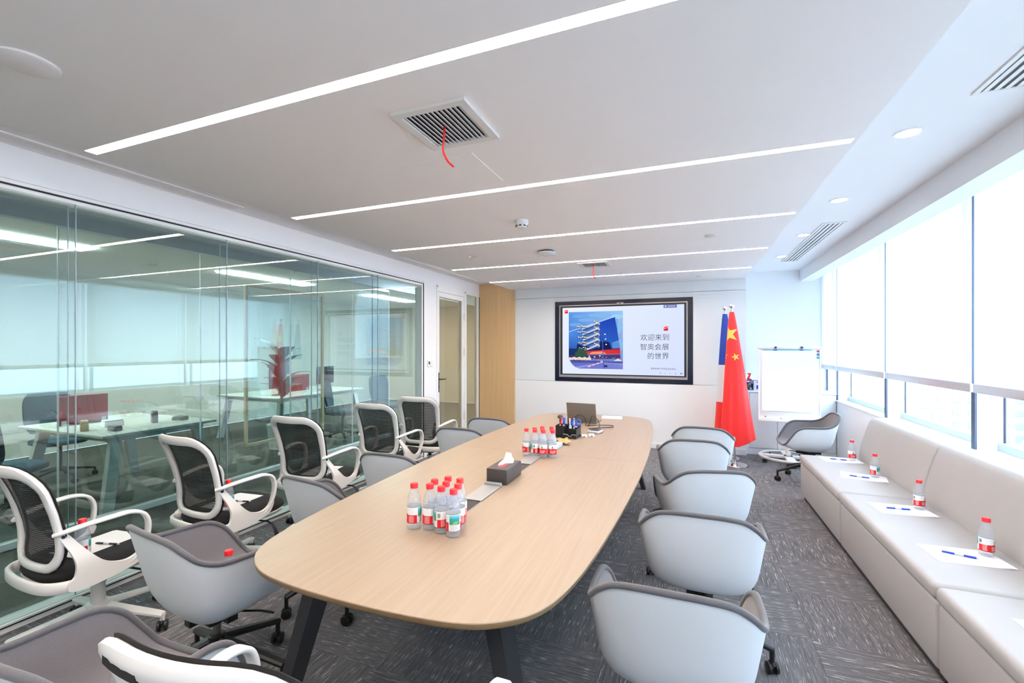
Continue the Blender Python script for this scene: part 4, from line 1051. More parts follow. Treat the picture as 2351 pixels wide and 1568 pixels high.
# ================================================================ sofa along the windows
SEAT = 0.452
def sofa_module(y0, y1, label):
    t = thing('sofa_module', label, 'sofa', (1.05, y0, 0), 0, 'grey leather bench sofa modules')
    L = y1 - y0; g = 0.004
    MB().box(0.035, 0.70, 0.01, L - 0.01, 0.0, 0.062).build('plinth', 'toe', t, False)
    MB().rbox(0.0, 0.72, g, L - g, 0.06, 0.372, 0.018, 3).build('base', 'leather', t)
    MB().rbox(-0.012, 0.60, g, L - g, 0.374, SEAT, 0.026, 4).build('seat_cushion', 'leather', t)
    prof = [(0.485, 0.40), (0.480, 0.47), (0.492, 0.56), (0.515, 0.66), (0.545, 0.76), (0.567, 0.82), (0.592, 0.848), (0.63, 0.858), (0.68, 0.853), (0.715, 0.835), (0.725, 0.80), (0.725, 0.40)]
    def ins(p, k):
        cx, cz = 0.61, 0.62
        return (p[0] + (cx - p[0]) * k * 1.2, p[1] + (cz - p[1]) * k)
    rings = []
    for yy, k in ((g, 0.10), (g + 0.004, 0.05), (g + 0.014, 0.015), (g + 0.03, 0.0), (L - g - 0.03, 0.0), (L - g - 0.014, 0.015), (L - g - 0.004, 0.05), (L - g, 0.10)):
        rings.append([(ins(p, k)[0], yy, ins(p, k)[1]) for p in prof])
    MB().loft(rings).build('backrest', 'leather', t, angle=50)
    return t
sofa_module(4.005, 5.285, 'far module of the grey leather bench sofa, next to the flip chart')
sofa_module(2.60, 4.005, 'middle module of the grey leather bench sofa')
sofa_module(1.195, 2.60, 'nearest module of the grey leather bench sofa, cut by the frame corner')

def sheet(name, x, y, z, rz, label, w=0.30, h=0.21, curl=0.012, group='white paper sheets'):
    t = thing(name, label, 'paper', (x, y, z), rz, group)
    def s1(u, v): return ((u - 0.5) * w, (v - 0.5) * h, 0.0006 + curl * max(0, u - 0.75) * (1 - v) * 2)
    MB().grid(s1, 8, 4).build('sheet', 'paper', t, angle=80)
    def s2(u, v): return ((u - 0.5) * w + 0.010, (v - 0.5) * h - 0.006, 0.0002 + curl * 0.7 * max(0, u - 0.75) * (1 - v) * 2)
    MB().grid(s2, 8, 4).build('sheet', 'paper', t, angle=80)
    return t
def pen(x, y, z, rz, label, m='penblue', group='pens lying on paper'):
    t = thing('pen', label, 'pen', (x, y, z + 0.0052), rz, group)
    MB().tube([(-0.070, 0, 0), (-0.066, 0, 0), (-0.022, 0, 0)], [0.003, 0.0046, 0.005], 10).build('barrel', m, t)
    MB().tube([(-0.022, 0, 0), (0.012, 0, 0)], 0.0047, 10).build('band', 'penclear', t)
    MB().tube([(0.012, 0, 0), (0.058, 0, 0)], [0.0052, 0.005], 10).build('grip', m, t)
    MB().tube([(0.058, 0, 0), (0.068, 0, 0), (0.072, 0, 0)], [0.0046, 0.002, 0.0008], 8).build('tip', 'penclear', t)
    MB().box(-0.062, -0.026, -0.0015, 0.0015, 0.0052, 0.0066).build('clip', 'chrome', t, False)
    return t
sofa_set = [(1.345, 5.13, 2, -4, (1.444, 5.145), 4, 'farthest', 'on the sofa, nearest the flip chart'),
            (1.345, 4.53, -14, -14, (1.434, 4.55), -135, 'second farthest', 'on the sofa, second from the flip chart'),
            (1.31, 3.715, 4, 5, (1.426, 3.765), 45, 'third', 'on the sofa just before the middle seam'),
            (1.315, 3.005, 4, -16, (1.432, 3.055), 48, 'nearest whole', 'on the sofa, nearest whole one to the camera')]
for k, (x, y, a, pa, (bx, by), br, wd, lb) in enumerate(sofa_set):
    sheet('paper_sheet', x, y, SEAT + 0.0005, R(a), 'white paper sheet ' + lb, group='paper sheets on the sofa')
    pen(x - 0.01 if k != 1 else 1.32, y - 0.005 if k != 1 else 4.505, SEAT + 0.0012, R(pa), 'blue pen on the ' + wd + ' paper sheet of the sofa', group='blue pens on the sofa')
    bottle(bx, by, SEAT + 0.0015, br, 'water bottle ' + lb, 'bottles on the sofa')
sheet('paper_sheet', 1.35, 2.29, SEAT + 0.0005, R(4), 'white paper sheet on the sofa cut by the right frame edge', group='paper sheets on the sofa')

# papers, pens and bottles on chair seats
which = ['on the mesh chair cut by the left frame edge', 'on the second mesh chair along the glass', 'on the third mesh chair along the glass', 'on the fourth mesh chair along the glass', 'on the mesh chair nearest the door']
MZ = 0.4745
for k in range(5):
    x, y, a, br, lb = mesh_spots[k]; c, s = math.cos(R(a)), math.sin(R(a))
    def W(lx, ly): return (x + lx * c - ly * s, y + lx * s + ly * c)
    px_, py_ = W(-0.02, 0.0); sheet('paper_sheet', px_, py_, MZ, R(a + 100), 'white paper sheet ' + which[k], w=0.30, h=0.21, curl=0.0, group='paper sheets on the mesh chairs')
    px_, py_ = W(0.05, 0.02); pen(px_, py_, MZ + 0.0008, R(a + 20), 'black pen ' + which[k], 'penblack', 'black pens on the mesh chairs')
    px_, py_ = W(0.12, -0.11); bottle(px_, py_, MZ, -30 - 25 * k, 'water bottle ' + which[k], 'bottles on the mesh chairs')
for (lx, ly, spot, lb) in ((0.105, -0.02, 5, 'water bottle inside the tub chair at the near left table corner'), (0.03, 0.0, 10, 'water bottle inside the tub chair in the bottom left corner')):
    x, y, a, br, _ = shell_spots[spot]
    bottle(x + lx, y + ly, 0.4412, 30, lb, 'bottles inside the tub chairs')

# ================================================================ display on the screen wall
t = thing('display', 'large wall display with a dark surround showing a welcome slide', 'display', ((DX0 + DX1) / 2, YF, 1.6275))
hw, hh = (DX1 - DX0) / 2 - 0.001, (DZ1 - DZ0) / 2 - 0.001
mb = MB()
def ring_frame(mb, ax, az, bx, bz, y0, y1):
    mb.box(-ax, ax, y0, y1, bz, az); mb.box(-ax, ax, y0, y1, -az, -bz); mb.box(-ax, -bx, y0, y1, -bz, bz); mb.box(bx, ax, y0, y1, -bz, bz)
sx_, sz_ = hw - 0.072, hh - 0.062
ring_frame(mb, hw, hh, sx_, sz_, -0.012, 0.07); mb.build('surround', 'navy', t, False)
mb = MB(); ring_frame(mb, sx_, sz_, sx_ - 0.016, sz_ - 0.016, -0.016, 0.06); mb.box(-sx_ + 0.016, sx_ - 0.016, -0.016, 0.05, -sz_ + 0.016, -sz_ + 0.034); mb.build('bezel', 'bezel', t, False)
ix, iz0, iz1 = sx_ - 0.016, -sz_ + 0.034, sz_ - 0.016
mb = MB(); mb.box(-ix, ix, 0.0, 0.05, iz1 - 0.022, iz1); mb.box(-ix, ix, 0.0, 0.05, iz0, iz0 + 0.018); mb.box(-ix, -ix + 0.03, 0.0, 0.05, iz0 + 0.018, iz1 - 0.022); mb.box(ix - 0.03, ix, 0.0, 0.05, iz0 + 0.018, iz1 - 0.022); mb.build('inner_border', 'black', t, False)
mb = MB(); mb.rbox(-0.05, 0.05, -0.026, -0.014, sz_ - 0.012, sz_ + 0.016, 0.004, 2); cm = mb.build('camera_bar', 'bezel', t)
MB().cyl((0, -0.030, sz_ + 0.004), (0, -0.024, sz_ + 0.004), 0.010, 12).build('lens', 'black', cm)
# slide: x 0..1.9 , z 0..1.06 (metres on the panel)
px0, px1, pz0, pz1 = -ix + 0.03, ix - 0.03, iz0 + 0.018, iz1 - 0.022
SWd, SHt = px1 - px0, pz1 - pz0
def S(x, y): return (x / 1980.0 * SWd, (1 - y / 1130.0) * SHt)     # slide pixels, y down
def SP(*pts): return [S(x, y) for x, y in pts]
def C(r, g, b): return rgb(r, g, b)
sh = []
sh.append((SP((0, 1130), (1980, 1130), (1980, 0), (0, 0)), [C(222, 230, 250), C(208, 218, 246), C(214, 224, 248), C(228, 234, 250)]))
# photo 110..1030 x 75..1040
ph = [(300, 1040), (1030, 1040), (1030, 75), (110, 75), (110, 830), (118, 880), (140, 930), (175, 975), (225, 1015)]
sh.append((SP(*ph), [C(112, 118, 200), C(120, 130, 205), C(150, 196, 236), C(92, 150, 222), C(60, 110, 200), C(80, 100, 190), C(90, 100, 190), C(100, 110, 195), C(110, 115, 198)]))
for (x, y, w, h, c) in [(300, 150, 130, 26, C(112, 166, 228)), (420, 215, 150, 30, C(120, 174, 232)), (640, 140, 200, 30, C(128, 180, 234)), (930, 170, 95, 40, C(160, 204, 238)), (960, 360, 66, 80, C(136, 186, 232)), (230, 290, 110, 30, C(110, 168, 230)), (985, 640, 42, 100, C(132, 182, 230))]:
    sh.append((SP(*[(x + w * math.cos(a * PI / 5), y + h * math.sin(a * PI / 5)) for a in range(10)]), c))
sh.append((SP((110, 740), (560, 740), (560, 340), (370, 350), (110, 425)), [C(38, 84, 170), C(40, 78, 180), C(60, 110, 205), C(70, 125, 215), C(80, 140, 220)]))
sh.append((SP((540, 740), (985, 700), (900, 175), (620, 265), (540, 320)), [C(24, 48, 130), C(50, 100, 190), C(30, 66, 178), C(38, 76, 188), C(46, 88, 196)]))
sh.append((SP((110, 418), (900, 170), (898, 162), (110, 410)), C(206, 226, 246)))
for k in range(9):
    x = 620 + 40 * k; sh.append((SP((x, 730), (x + 5, 730), (x - 6, 300 - 12 * k), (x - 11, 300 - 12 * k)), C(34, 60, 160)))
for k in range(7): sh.append((SP((120, 520 + 30 * k), (540, 480 + 34 * k), (540, 484 + 34 * k), (120, 524 + 30 * k)), C(56, 104, 196)))
sh.append((SP((860, 760), (985, 740), (965, 560), (850, 600)), C(96, 150, 222)))
for k in range(6): sh.append((SP((862 + 20 * k, 756), (866 + 20 * k, 756), (850 + 20 * k, 590), (846 + 20 * k, 590)), C(46, 90, 180)))
sh.append((SP((110, 830), (360, 830), (250, 700), (110, 700)), C(30, 50, 100)))
sh.append((SP((240, 760), (720, 760), (640, 690), (400, 660), (260, 620)), C(22, 40, 96)))
sh.append((SP((640, 740), (860, 740), (800, 590), (660, 580)), C(20, 34, 84)))
# stair tower, lit flights
for (a, b, c_, d_) in [((560, 260), (640, 250), (640, 700), (420, 560))]:
    pass
sh.append((SP((340, 650), (640, 690), (640, 250), (560, 245), (400, 470)), C(92, 120, 176)))
for k in range(5):
    y = 300 + 92 * k
    sh.append((SP((330 + 10 * k, y + 60), (350 + 10 * k, y + 78), (645, y - 28), (620, y - 52)), C(188, 202, 226)))
    sh.append((SP((352 + 10 * k, y + 84), (372 + 10 * k, y + 98), (650, y - 4), (640, y - 22)), C(52, 74, 140)))
    for q_ in range(5):
        xx = 270 + 34 * q_ + 8 * k; yy = y + 22 + 10 * math.sin(q_ * 2.1)
        sh.append((SP(*[(xx + 13 * math.cos(a * PI / 4), yy + 10 * math.sin(a * PI / 4)) for a in range(8)]), C(255, 226, 150)))
    for q_ in range(4):
        xx = 560 + 26 * q_; yy = y - 60 + 16 * q_
        sh.append((SP(*[(xx + 12 * math.cos(a * PI / 4), yy + 10 * math.sin(a * PI / 4)) for a in range(8)]), C(250, 220, 150)))
    sh.append((SP((262, y + 36), (430, y + 40), (430, y + 52), (262, y + 46)), C(70, 82, 110)))
# red podium
sh.append((SP((400, 800), (985, 790), (985, 700), (420, 740)), [C(210, 70, 70), C(216, 50, 56), C(205, 40, 56), C(190, 50, 60)]))
sh.append((SP((460, 790), (760, 790), (700, 745), (520, 755)), C(250, 150, 110)))
sh.append((SP((380, 745), (985, 702), (985, 692), (380, 728)), C(40, 30, 70)))
sh.append((SP((110, 870), (985, 870), (985, 795), (110, 820)), C(70, 60, 110)))
# tree, tents, crowd, street
for (x, y, r_) in [(330, 770, 80), (280, 790, 60), (380, 800, 60), (310, 730, 50), (210, 910, 30), (290, 905, 36)]:
    sh.append((SP(*[(x + r_ * math.cos(a * PI / 6), y + r_ * 0.8 * math.sin(a * PI / 6)) for a in range(12)]), C(52, 84, 70)))
sh.append((SP((116, 892), (500, 892), (500, 856), (470, 842), (430, 858), (390, 840), (345, 858), (300, 838), (255, 858), (205, 840), (160, 858), (116, 846)), C(232, 216, 196)))
random.seed(5)
for k in range(60):
    x = random.uniform(150, 1010); y = random.uniform(880, 935) if x < 520 else random.uniform(840, 935); c = random.choice([C(250, 190, 160), C(40, 40, 80), C(60, 50, 90), C(230, 120, 90), C(30, 46, 60), C(255, 240, 230)])
    sh.append((rect(*(S(x, y) + S(x + 8, y - 13))), c))
sh.append((SP((170, 940), (1030, 940), (1030, 915), (150, 905)), C(84, 80, 150)))
sh.append((SP((226, 1012), (700, 930), (1028, 950), (1028, 962), (700, 942), (300, 1030)), C(150, 150, 222)))
for k in range(4): sh.append((SP((430 + 70 * k, 1015 - 26 * k), (490 + 70 * k, 1005 - 26 * k), (500 + 70 * k, 985 - 26 * k), (460 + 70 * k, 990 - 26 * k)), C(250, 196, 190)))
sh.append((SP((880, 905), (1020, 905), (950, 860)), C(206, 214, 236)))
sh.append((SP((702, 1030), (722, 1030), (700, 560), (688, 560)), C(84, 96, 190)))
for (x, y) in [(735, 460), (745, 540), (755, 630), (470, 830), (560, 840), (650, 820)]:
    sh.append((SP(*[(x + 14 * math.cos(a * PI / 4), y + 10 * math.sin(a * PI / 4)) for a in range(8)]), C(255, 246, 226)))
sh.append((SP((720, 1010), (780, 1010), (770, 975), (720, 975)), C(44, 50, 110)))
# red logo squares
def logo(x, y, w):
    sh.append((SP((x, y + w), (x + w, y + w), (x + w, y), (x, y)), C(232, 24, 46)))
    sh.append((SP((x, y + w * 0.30), (x + w * 0.55, y), (x, y)), C(246, 190, 200)))
    sh.append((SP((x + w * 0.08, y + w * 0.58), (x + w * 0.92, y + w * 0.30), (x + w * 0.92, y + w * 0.18), (x + w * 0.08, y + w * 0.46)), C(255, 226, 230)))
logo(40, 38, 58); logo(1672, 348, 66)
INK = C(38, 42, 56)
def line_text(s, size_px, xr, ybase, c=INK, thin=0.0, align='RIGHT'):
    tm = text2d(s, size_px / 1130.0 * SHt, 'LEFT', thin); w = max(x for x, y in tm[0]) if tm[0] else 0
    bx, by = S(xr, ybase)
    sh.append((shift(tm, bx - w if align == 'RIGHT' else bx, by), c))
line_text('欢迎来到', 112, 1750, 560, thin=-0.0007); line_text('智奥会展', 112, 1750, 712, thin=-0.0007); line_text('的世界', 112, 1750, 858, thin=-0.0007)
line_text('智奥会展大中华区|', 31, 1728, 1030)
for k in range(4):   # four characters too blurred to read: dense strokes only
    xa = 1732 + 31 * k
    for (u0, v0, u1, v1) in ((2, 4, 25, 7), (4, 12, 23, 15), (2, 22, 26, 25), (12, 2, 15, 27), (4, 12, 7, 26), (20, 12, 23, 26)):
        sh.append((rect(*(S(xa + u0, 1006 + v1) + S(xa + u1, 1006 + v0))), C(96, 100, 122)))
sh.append((SP((1670, 52), (1870, 52), (1870, 2), (1670, 2)), C(112, 118, 178)))
sh.append((SP((1690, 36), (1712, 36), (1712, 16), (1690, 16)), C(240, 242, 250)))
for k in range(5):
    xa = 1735 + 23 * k
    for (u0, v0, u1, v1) in ((1, 2, 18, 5), (2, 10, 17, 13), (1, 19, 19, 22), (8, 1, 11, 23)):
        sh.append((rect(*(S(xa + u0, 14 + v1) + S(xa + u1, 14 + v0))), C(226, 230, 248)))
IC = C(110, 120, 150)
for x, kind in ((1620, '/'), (1690, '<'), (1770, '>'), (1850, '/'), (1935, '#')):
    y = 1092
    if kind == '/': sh.append((SP((x - 14, y + 14), (x - 8, y + 14), (x + 16, y - 14), (x + 8, y - 14)), IC))
    elif kind == '#':
        sh.append((rect(*(S(x - 14, y + 4) + S(x + 14, y - 12))), IC)); sh.append((rect(*(S(x - 5, y + 14) + S(x + 5, y + 6))), IC))
    else:
        s_ = -1 if kind == '<' else 1
        sh.append((SP((x - 6 * s_, y - 13), (x + 8 * s_, y), (x + 4 * s_, y), (x - 9 * s_, y - 12)), IC)); sh.append((SP((x - 6 * s_, y + 13), (x + 8 * s_, y), (x + 4 * s_, y), (x - 9 * s_, y + 12)), IC))
me = print_mesh('screen_image', sh, lambda x, y, h: (px0 + x, 0.022 - h, pz0 + y), 'slide', 0.00005)
put(me, 'screen_image', t)
MB().box(px0 - 0.02, px1 + 0.02, 0.026, 0.05, pz0 - 0.01, pz1 + 0.01).build('panel', 'black', t, False)

# ================================================================ flags
def flag(name, label, bx, by, lean, bands, stars, seed, wmul=1.0, twist=0.0):
    t = thing(name, label, 'flag', (bx, by, 0))
    MB().lathe([(0.15, 0.0), (0.152, 0.012), (0.148, 0.020), (0.06, 0.026), (0.03, 0.035), (0.022, 0.06), (0.018, 0.10)], 36, cap1=False).build('base', 'chrome', t)
    ztop = 2.02
    MB().tube([(0, 0, 0.03), (lean, 0, ztop)], 0.0125, 14).build('pole', 'chrome', t)
    MB().lathe([(0.010, 0.0), (0.016, 0.006), (0.010, 0.014), (0.020, 0.022), (0.030, 0.034), (0.033, 0.050), (0.028, 0.068), (0.012, 0.078), (0.0, 0.080)], 20, (lean, 0, ztop - 0.005), cap1=False).build('finial', 'chrome', t)
    # cloth hangs in folds: width grows towards the bottom
    N = 72
    zt, zb = ztop - 0.035, 0.31
    def width(f): return (0.028 + 0.17 * f ** 0.85 + 0.03 * max(0, f - 0.8)) * wmul
    def pt(i, f):
        a = 2 * PI * i / N
        w = width(f); dpt = 0.030 + 0.062 * f ** 0.8
        fold = 1 + 0.10 * f * math.sin(5 * a + seed) + 0.06 * f * math.sin(9 * a + 2.0 * seed + 2 * f)
        x = w * math.cos(a) * (1 + 0.04 * f * math.sin(4 * a + seed)); y = dpt * math.sin(a) * fold
        zz = zt + (zb - zt) * f
        z = zz + (0.075 * (math.cos(a) * 0.6) + 0.05 * abs(math.cos(a)) - 0.05) * f * f
        sh_ = lean * (1 - f) + (0.035 * f)
        return (sh_ + x, y + twist * x * f, z)
    K = 34
    for (f0, f1, mt, nm) in bands:
        k0, k1 = int(round(f0 * K)), int(round(f1 * K))
        rings = [[pt(i, k / K) for i in range(N)] for k in range(k0, k1 + 1)]
        MB().loft(rings, True, k0 == 0, k1 == K).build(nm, mt, t, angle=80)
    # stars lie on the front of the cloth
    def front(x, z):
        f = (zt - z) / (zt - zb); best = None
        for i in range(N // 2, N):
            p = pt(i, f)
            if best is None or abs(p[0] - x) < abs(best[0] - x): best = p
        return best[1]
    for (cx, z, r_, rot) in stars:
        f = (zt - z) / (zt - zb); w = width(f) * 0.97; ctr = lean * (1 - f) + 0.035 * f
        pts = []
        for k in range(10):
            rr = r_ if k % 2 == 0 else r_ * 0.40; a = R(rot) + PI / 2 + k * PI / 5
            pts.append((cx + rr * math.cos(a), z + rr * math.sin(a)))
        dense = []
        for k in range(10):
            a, b = pts[k], pts[(k + 1) % 10]
            for j in range(4): dense.append((a[0] + (b[0] - a[0]) * j / 4, a[1] + (b[1] - a[1]) * j / 4))
        def cl(p):
            ff = (zt - p[1]) / (zt - zb); w_ = width(ff) * 0.96; c_ = lean * (1 - ff) + 0.035 * ff
            return (max(c_ - w_, min(c_ + w_, p[0])), p[1])
        dense = [cl(p) for p in dense]; c0 = cl((cx, z))
        v = []; f_ = []
        rings_n = 4
        for q_ in range(1, rings_n + 1):
            for p in dense:
                pp = (c0[0] + (p[0] - c0[0]) * q_ / rings_n, c0[1] + (p[1] - c0[1]) * q_ / rings_n)
                v.append((pp[0], front(*pp) - 0.004, pp[1]))
        n_ = len(dense); v.append((c0[0], front(*c0) - 0.004, c0[1])); ce = len(v) - 1
        for i in range(n_):
            j = (i + 1) % n_; f_.append((ce, i, j))
            for q_ in range(rings_n - 1): f_.append((q_ * n_ + i, q_ * n_ + j, (q_ + 1) * n_ + j, (q_ + 1) * n_ + i))
        MB().add(v, f_).build('star', 'yellow', t, angle=80)
    return t
flag('draped_flag', 'red draped flag with gold stars on a chrome stand', 0.555, 6.44, -0.035, [(0, 1, 'flagred', 'cloth')], [(-0.075, 1.70, 0.125, 14), (0.005, 1.405, 0.052, 20), (-0.125, 1.42, 0.045, 0)], 0.6)
flag('draped_flag', 'blue, white and red draped flag behind the red one', 0.50, 6.80, -0.035, [(0, 0.41, 'flagblue', 'blue_band'), (0.41, 0.71, 'flagwhite', 'white_band'), (0.71, 1, 'flagred', 'red_band')], [], 2.1, 1.0)

# ================================================================ flip chart
t = thing('flip_chart', 'white mobile flip chart with a blank paper pad by the window', 'flip chart', (1.225, 6.82, 0), R(-2))
MB().rbox(-0.345, 0.345, -0.02, 0.0, 0.575, 1.535, 0.006, 2).build('board', 'whitegloss', t)
mb = MB(); ring_pts = [(-0.345, 0.345)]
mb.box(-0.352, -0.338, -0.026, 0.004, 0.575, 1.535); mb.box(0.338, 0.352, -0.026, 0.004, 0.575, 1.535); mb.build('side_rail', 'frame', t, False)
MB().rbox(-0.352, 0.352, -0.034, 0.006, 1.503, 1.54, 0.004, 2).build('clamp_bar', 'whiteplastic', t)
MB().box(-0.30, 0.25, -0.0265, -0.0235, 1.485, 1.498).build('pad_strip', 'teal', t, False)
for x in (-0.155, 0.14):
    MB().tube([(x, -0.05, 1.525), (x, -0.03, 1.525)], [0.016, 0.014], 14).build('clamp_knob', 'darkmetal', t)
    MB().box(x - 0.02, x + 0.02, -0.029, -0.0265, 1.484, 1.50).build('pad_hook', 'marker', t, False)
def padf(u, v):
    x = -0.315 + 0.60 * u; z = 1.485 - 0.80 * v
    return (x, -0.0245 - 0.004 * math.sin(u * 9 + v * 4) * (0.3 + v) * 0.4 - 0.004 * v, z)
MB().grid(padf, 20, 20).build('paper_pad', 'paper', t, angle=80)
MB().rbox(-0.352, 0.352, -0.085, 0.0, 0.545, 0.575, 0.006, 2).build('pen_tray', 'whiteplastic', t)
for (z, m_) in ((1.475, 'magr'), (1.435, 'magb'), (1.395, 'magg')):
    MB().tube([(0.322, -0.030, z), (0.322, -0.018, z)], [0.013, 0.015], 16).build('magnet', m_, t)
MB().tube([(-0.27, -0.024, 0.605), (-0.27, -0.018, 0.605)], 0.008, 10).build('bolt', 'black', t)
MB().tube([(-0.09, -0.024, 0.59), (-0.09, -0.018, 0.59)], 0.006, 10).build('bolt', 'black', t)
MB().cyl((0.0, 0.03, 0.07), (0.0, 0.03, 1.2), 0.032, 20).build('column', 'whiteplastic', t)
MB().tube([(0.33 * math.cos(2 * PI * i / 48), 0.03 + 0.33 * math.sin(2 * PI * i / 48), 0.082) for i in range(48)], 0.018, 10, closed=True).build('ring_base', 'whiteplastic', t, angle=80)
mb = MB(); mb.box(-0.05, 0.05, -0.30, 0.36, 0.07, 0.095); mb.box(-0.32, 0.32, -0.02, 0.08, 0.07, 0.095); mb.build('foot_plate', 'whiteplastic', t, False)
for k in range(5):
    a = R(200 + 72 * k); put(CASTER, 'caster', t, (0.30 * math.cos(a), 0.03 + 0.30 * math.sin(a), 0), R(50 * k))

# ================================================================ cabinet in the alcove
t = thing('cabinet', 'white low cabinet with flush doors behind the flip chart', 'cabinet', (0.757, 7.22, 0))
MB().box(0.0, 1.10, 0.02, 0.49, 0.0, 0.885).build('body', 'wall', t, False)
MB().rbox(-0.0, 1.10, -0.01, 0.49, 0.885, 0.905, 0.003, 1).build('top', 'wall', t, False)
MB().box(0.0, 1.10, 0.005, 0.02, 0.0, 0.09).build('plinth', 'wall', t, False)
MB().box(0.0, 0.055, 0.003, 0.02, 0.094, 0.88).build('filler', 'wall', t, False)
for k in range(3):
    a = 0.06 + 0.347 * k
    MB().rbox(a, a + 0.341, 0.0, 0.02, 0.095, 0.878, 0.003, 1).build('door', 'panel', t, False)
CT = 0.9055
# boxes on the cabinet
t = thing('toy_box', 'white box with blue print on the cabinet beside the flip chart', 'box', (0.93, 7.36, CT))
MB().rbox(-0.055, 0.075, -0.05, 0.05, 0.0, 0.15, 0.002, 1).build('carton', 'whitegloss', t, False)
put(print_mesh('print', [(rect(0.005, 0.012, 0.07, 0.14), (0.8, 0.8, 0.84, 1)), ([(-0.02, 0.02), (0.06, 0.02), (0.07, 0.05), (0.04, 0.075), (0.01, 0.085), (-0.02, 0.07)], (0.01, 0.05, 0.62, 1)), (rect(-0.02, 0.112, 0.06, 0.122), (0.02, 0.05, 0.5, 1)), (rect(-0.05, 0.138, 0.07, 0.147), (0.35, 0.22, 0.6, 1))], lambda x, y, h: (x, -0.0512 - h, y), 'print'), 'print', t)
t = thing('helmet_box', 'dark printed box left of the white toy box on the cabinet', 'box', (0.825, 7.34, CT))
MB().rbox(-0.05, 0.045, -0.05, 0.05, 0.0, 0.145, 0.002, 1).build('carton', 'navy', t, False)
put(print_mesh('print', [(rect(-0.045, 0.0, 0.04, 0.012), (0.1, 0.45, 0.7, 1)), ([(0.025 * math.cos(a * PI / 8) - 0.01, 0.07 + 0.028 * math.sin(a * PI / 8)) for a in range(16)], (0.05, 0.06, 0.07, 1)), ([(-0.03, 0.09), (0.0, 0.10), (0.02, 0.08), (0.0, 0.092)], (0.8, 0.78, 0.8, 1)), (rect(-0.045, 0.118, 0.0, 0.14), (0.45, 0.6, 0.8, 1)), (rect(0.005, 0.1, 0.04, 0.14), (0.25, 0.15, 0.45, 1)), (rect(0.0, 0.02, 0.02, 0.04), (0.8, 0.6, 0.68, 1))], lambda x, y, h: (x, -0.0512 - h, y), 'print'), 'print', t)
o = MB().prism([(-0.03, 0), (0.03, 0), (0.032, 0.018), (0.0, 0.024), (0.022, 0.085), (0.024, 0.10), (-0.018, 0.10), (-0.02, 0.082), (0.0, 0.08), (-0.022, 0.03)], 'y', -0.02, 0.02).build('red_figurine', 'red', smooth=False); o.location = (0.82, 7.34, CT + 0.1455); tag(o, 'red and white angular figurine on top of the dark box', 'figurine')
t = thing('red_tin', 'small red tin on top of the white toy box', 'tin', (0.965, 7.36, CT + 0.1505))
MB().rbox(-0.024, 0.024, -0.024, 0.024, 0.0, 0.068, 0.004, 2).build('body', 'red', t); MB().box(-0.0245, 0.0245, -0.0246, 0.0246, 0.022, 0.028).build('band', 'pen_red', t, False); MB().rbox(-0.022, 0.022, -0.022, 0.022, 0.068, 0.074, 0.002, 1).build('lid', 'darkmetal', t)

# ================================================================ office furniture behind the glass
def desk(x0, x1, y0, y1, label, loc_rz=0):
    t = thing('office_desk', label, 'desk', ((x0 + x1) / 2, (y0 + y1) / 2, 0), 0, 'desks behind the glass wall')
    hx, hy = (x1 - x0) / 2, (y1 - y0) / 2
    MB().rbox(-hx, hx, -hy, hy, 0.70, 0.725, 0.003, 1).build('desktop', 'deskwhite', t, False)
    MB().box(-hx + 0.08, hx - 0.08, -hy + 0.1, hy - 0.1, 0.645, 0.70).build('apron', 'deskwhite', t, False)
    for sx in (-1, 1):
        for sy in (-1, 1):
            a = Vector((sx * (hx - 0.12), sy * (hy - 0.16), 0.70)); b = Vector((sx * (hx - 0.03), sy * (hy - 0.04), 0))
            rr = [[tuple(p + Vector((dx * 0.03, dy * 0.045, 0))) for dx, dy in ((-1, -1), (1, -1), (1, 1), (-1, 1))] for p in (b, a)]
            MB().loft(rr).build('leg', 'deskwhite', t, False)
    return t
desk(-6.35, -4.90, 2.40, 3.45, 'pale office desk with splayed legs right behind the glass walls')
desk(-6.35, -4.90, -0.4, 1.6, 'pale office desk behind the glass at the far left edge')
desk(-7.4, -6.0, 5.2, 7.2, 'office desk seen deep through the glass near the door end')
random.seed(9)
def divider(x, y, L, rz, label):
    t = thing('desk_divider', label, 'divider', (x, y, 0.7255), rz, 'red felt desk dividers')
    MB().rbox(-L / 2, L / 2, -0.012, 0.012, 0.0, 0.30, 0.01, 2).build('felt', 'redcloth', t)
    for s in (-1, 1): MB().box(s * L * 0.4 - 0.02, s * L * 0.4 + 0.02, -0.018, 0.018, 0.0, 0.05).build('clamp', 'alu', t, False)
divider(-5.95, 2.75, 0.42, R(90), 'red felt divider on the near office desk')
divider(-5.95, 1.0, 0.5, R(90), 'red felt divider on the desk at the far left')
divider(-6.7, 6.2, 0.6, R(90), 'red felt divider on the deep office desk')
def monitor(x, y, rz, label, z=0.7255):
    t = thing('monitor', label, 'monitor', (x, y, z), rz, 'monitors in the office')
    MB().rbox(-0.26, 0.26, -0.012, 0.012, 0.12, 0.44, 0.006, 2).build('screen', 'navy', t); MB().box(-0.02, 0.02, 0.012, 0.03, 0.0, 0.3).build('stand', 'darkmetal', t, False); MB().rbox(-0.11, 0.11, -0.08, 0.08, 0.0, 0.012, 0.004, 1).build('foot', 'darkmetal', t)
monitor(-5.5, 1.3, R(80), 'dark monitor on the far left office desk'); monitor(-6.4, 5.6, R(100), 'dark monitor on the deep office desk, near end'); monitor(-6.4, 6.6, R(100), 'dark monitor on the deep office desk, far end')
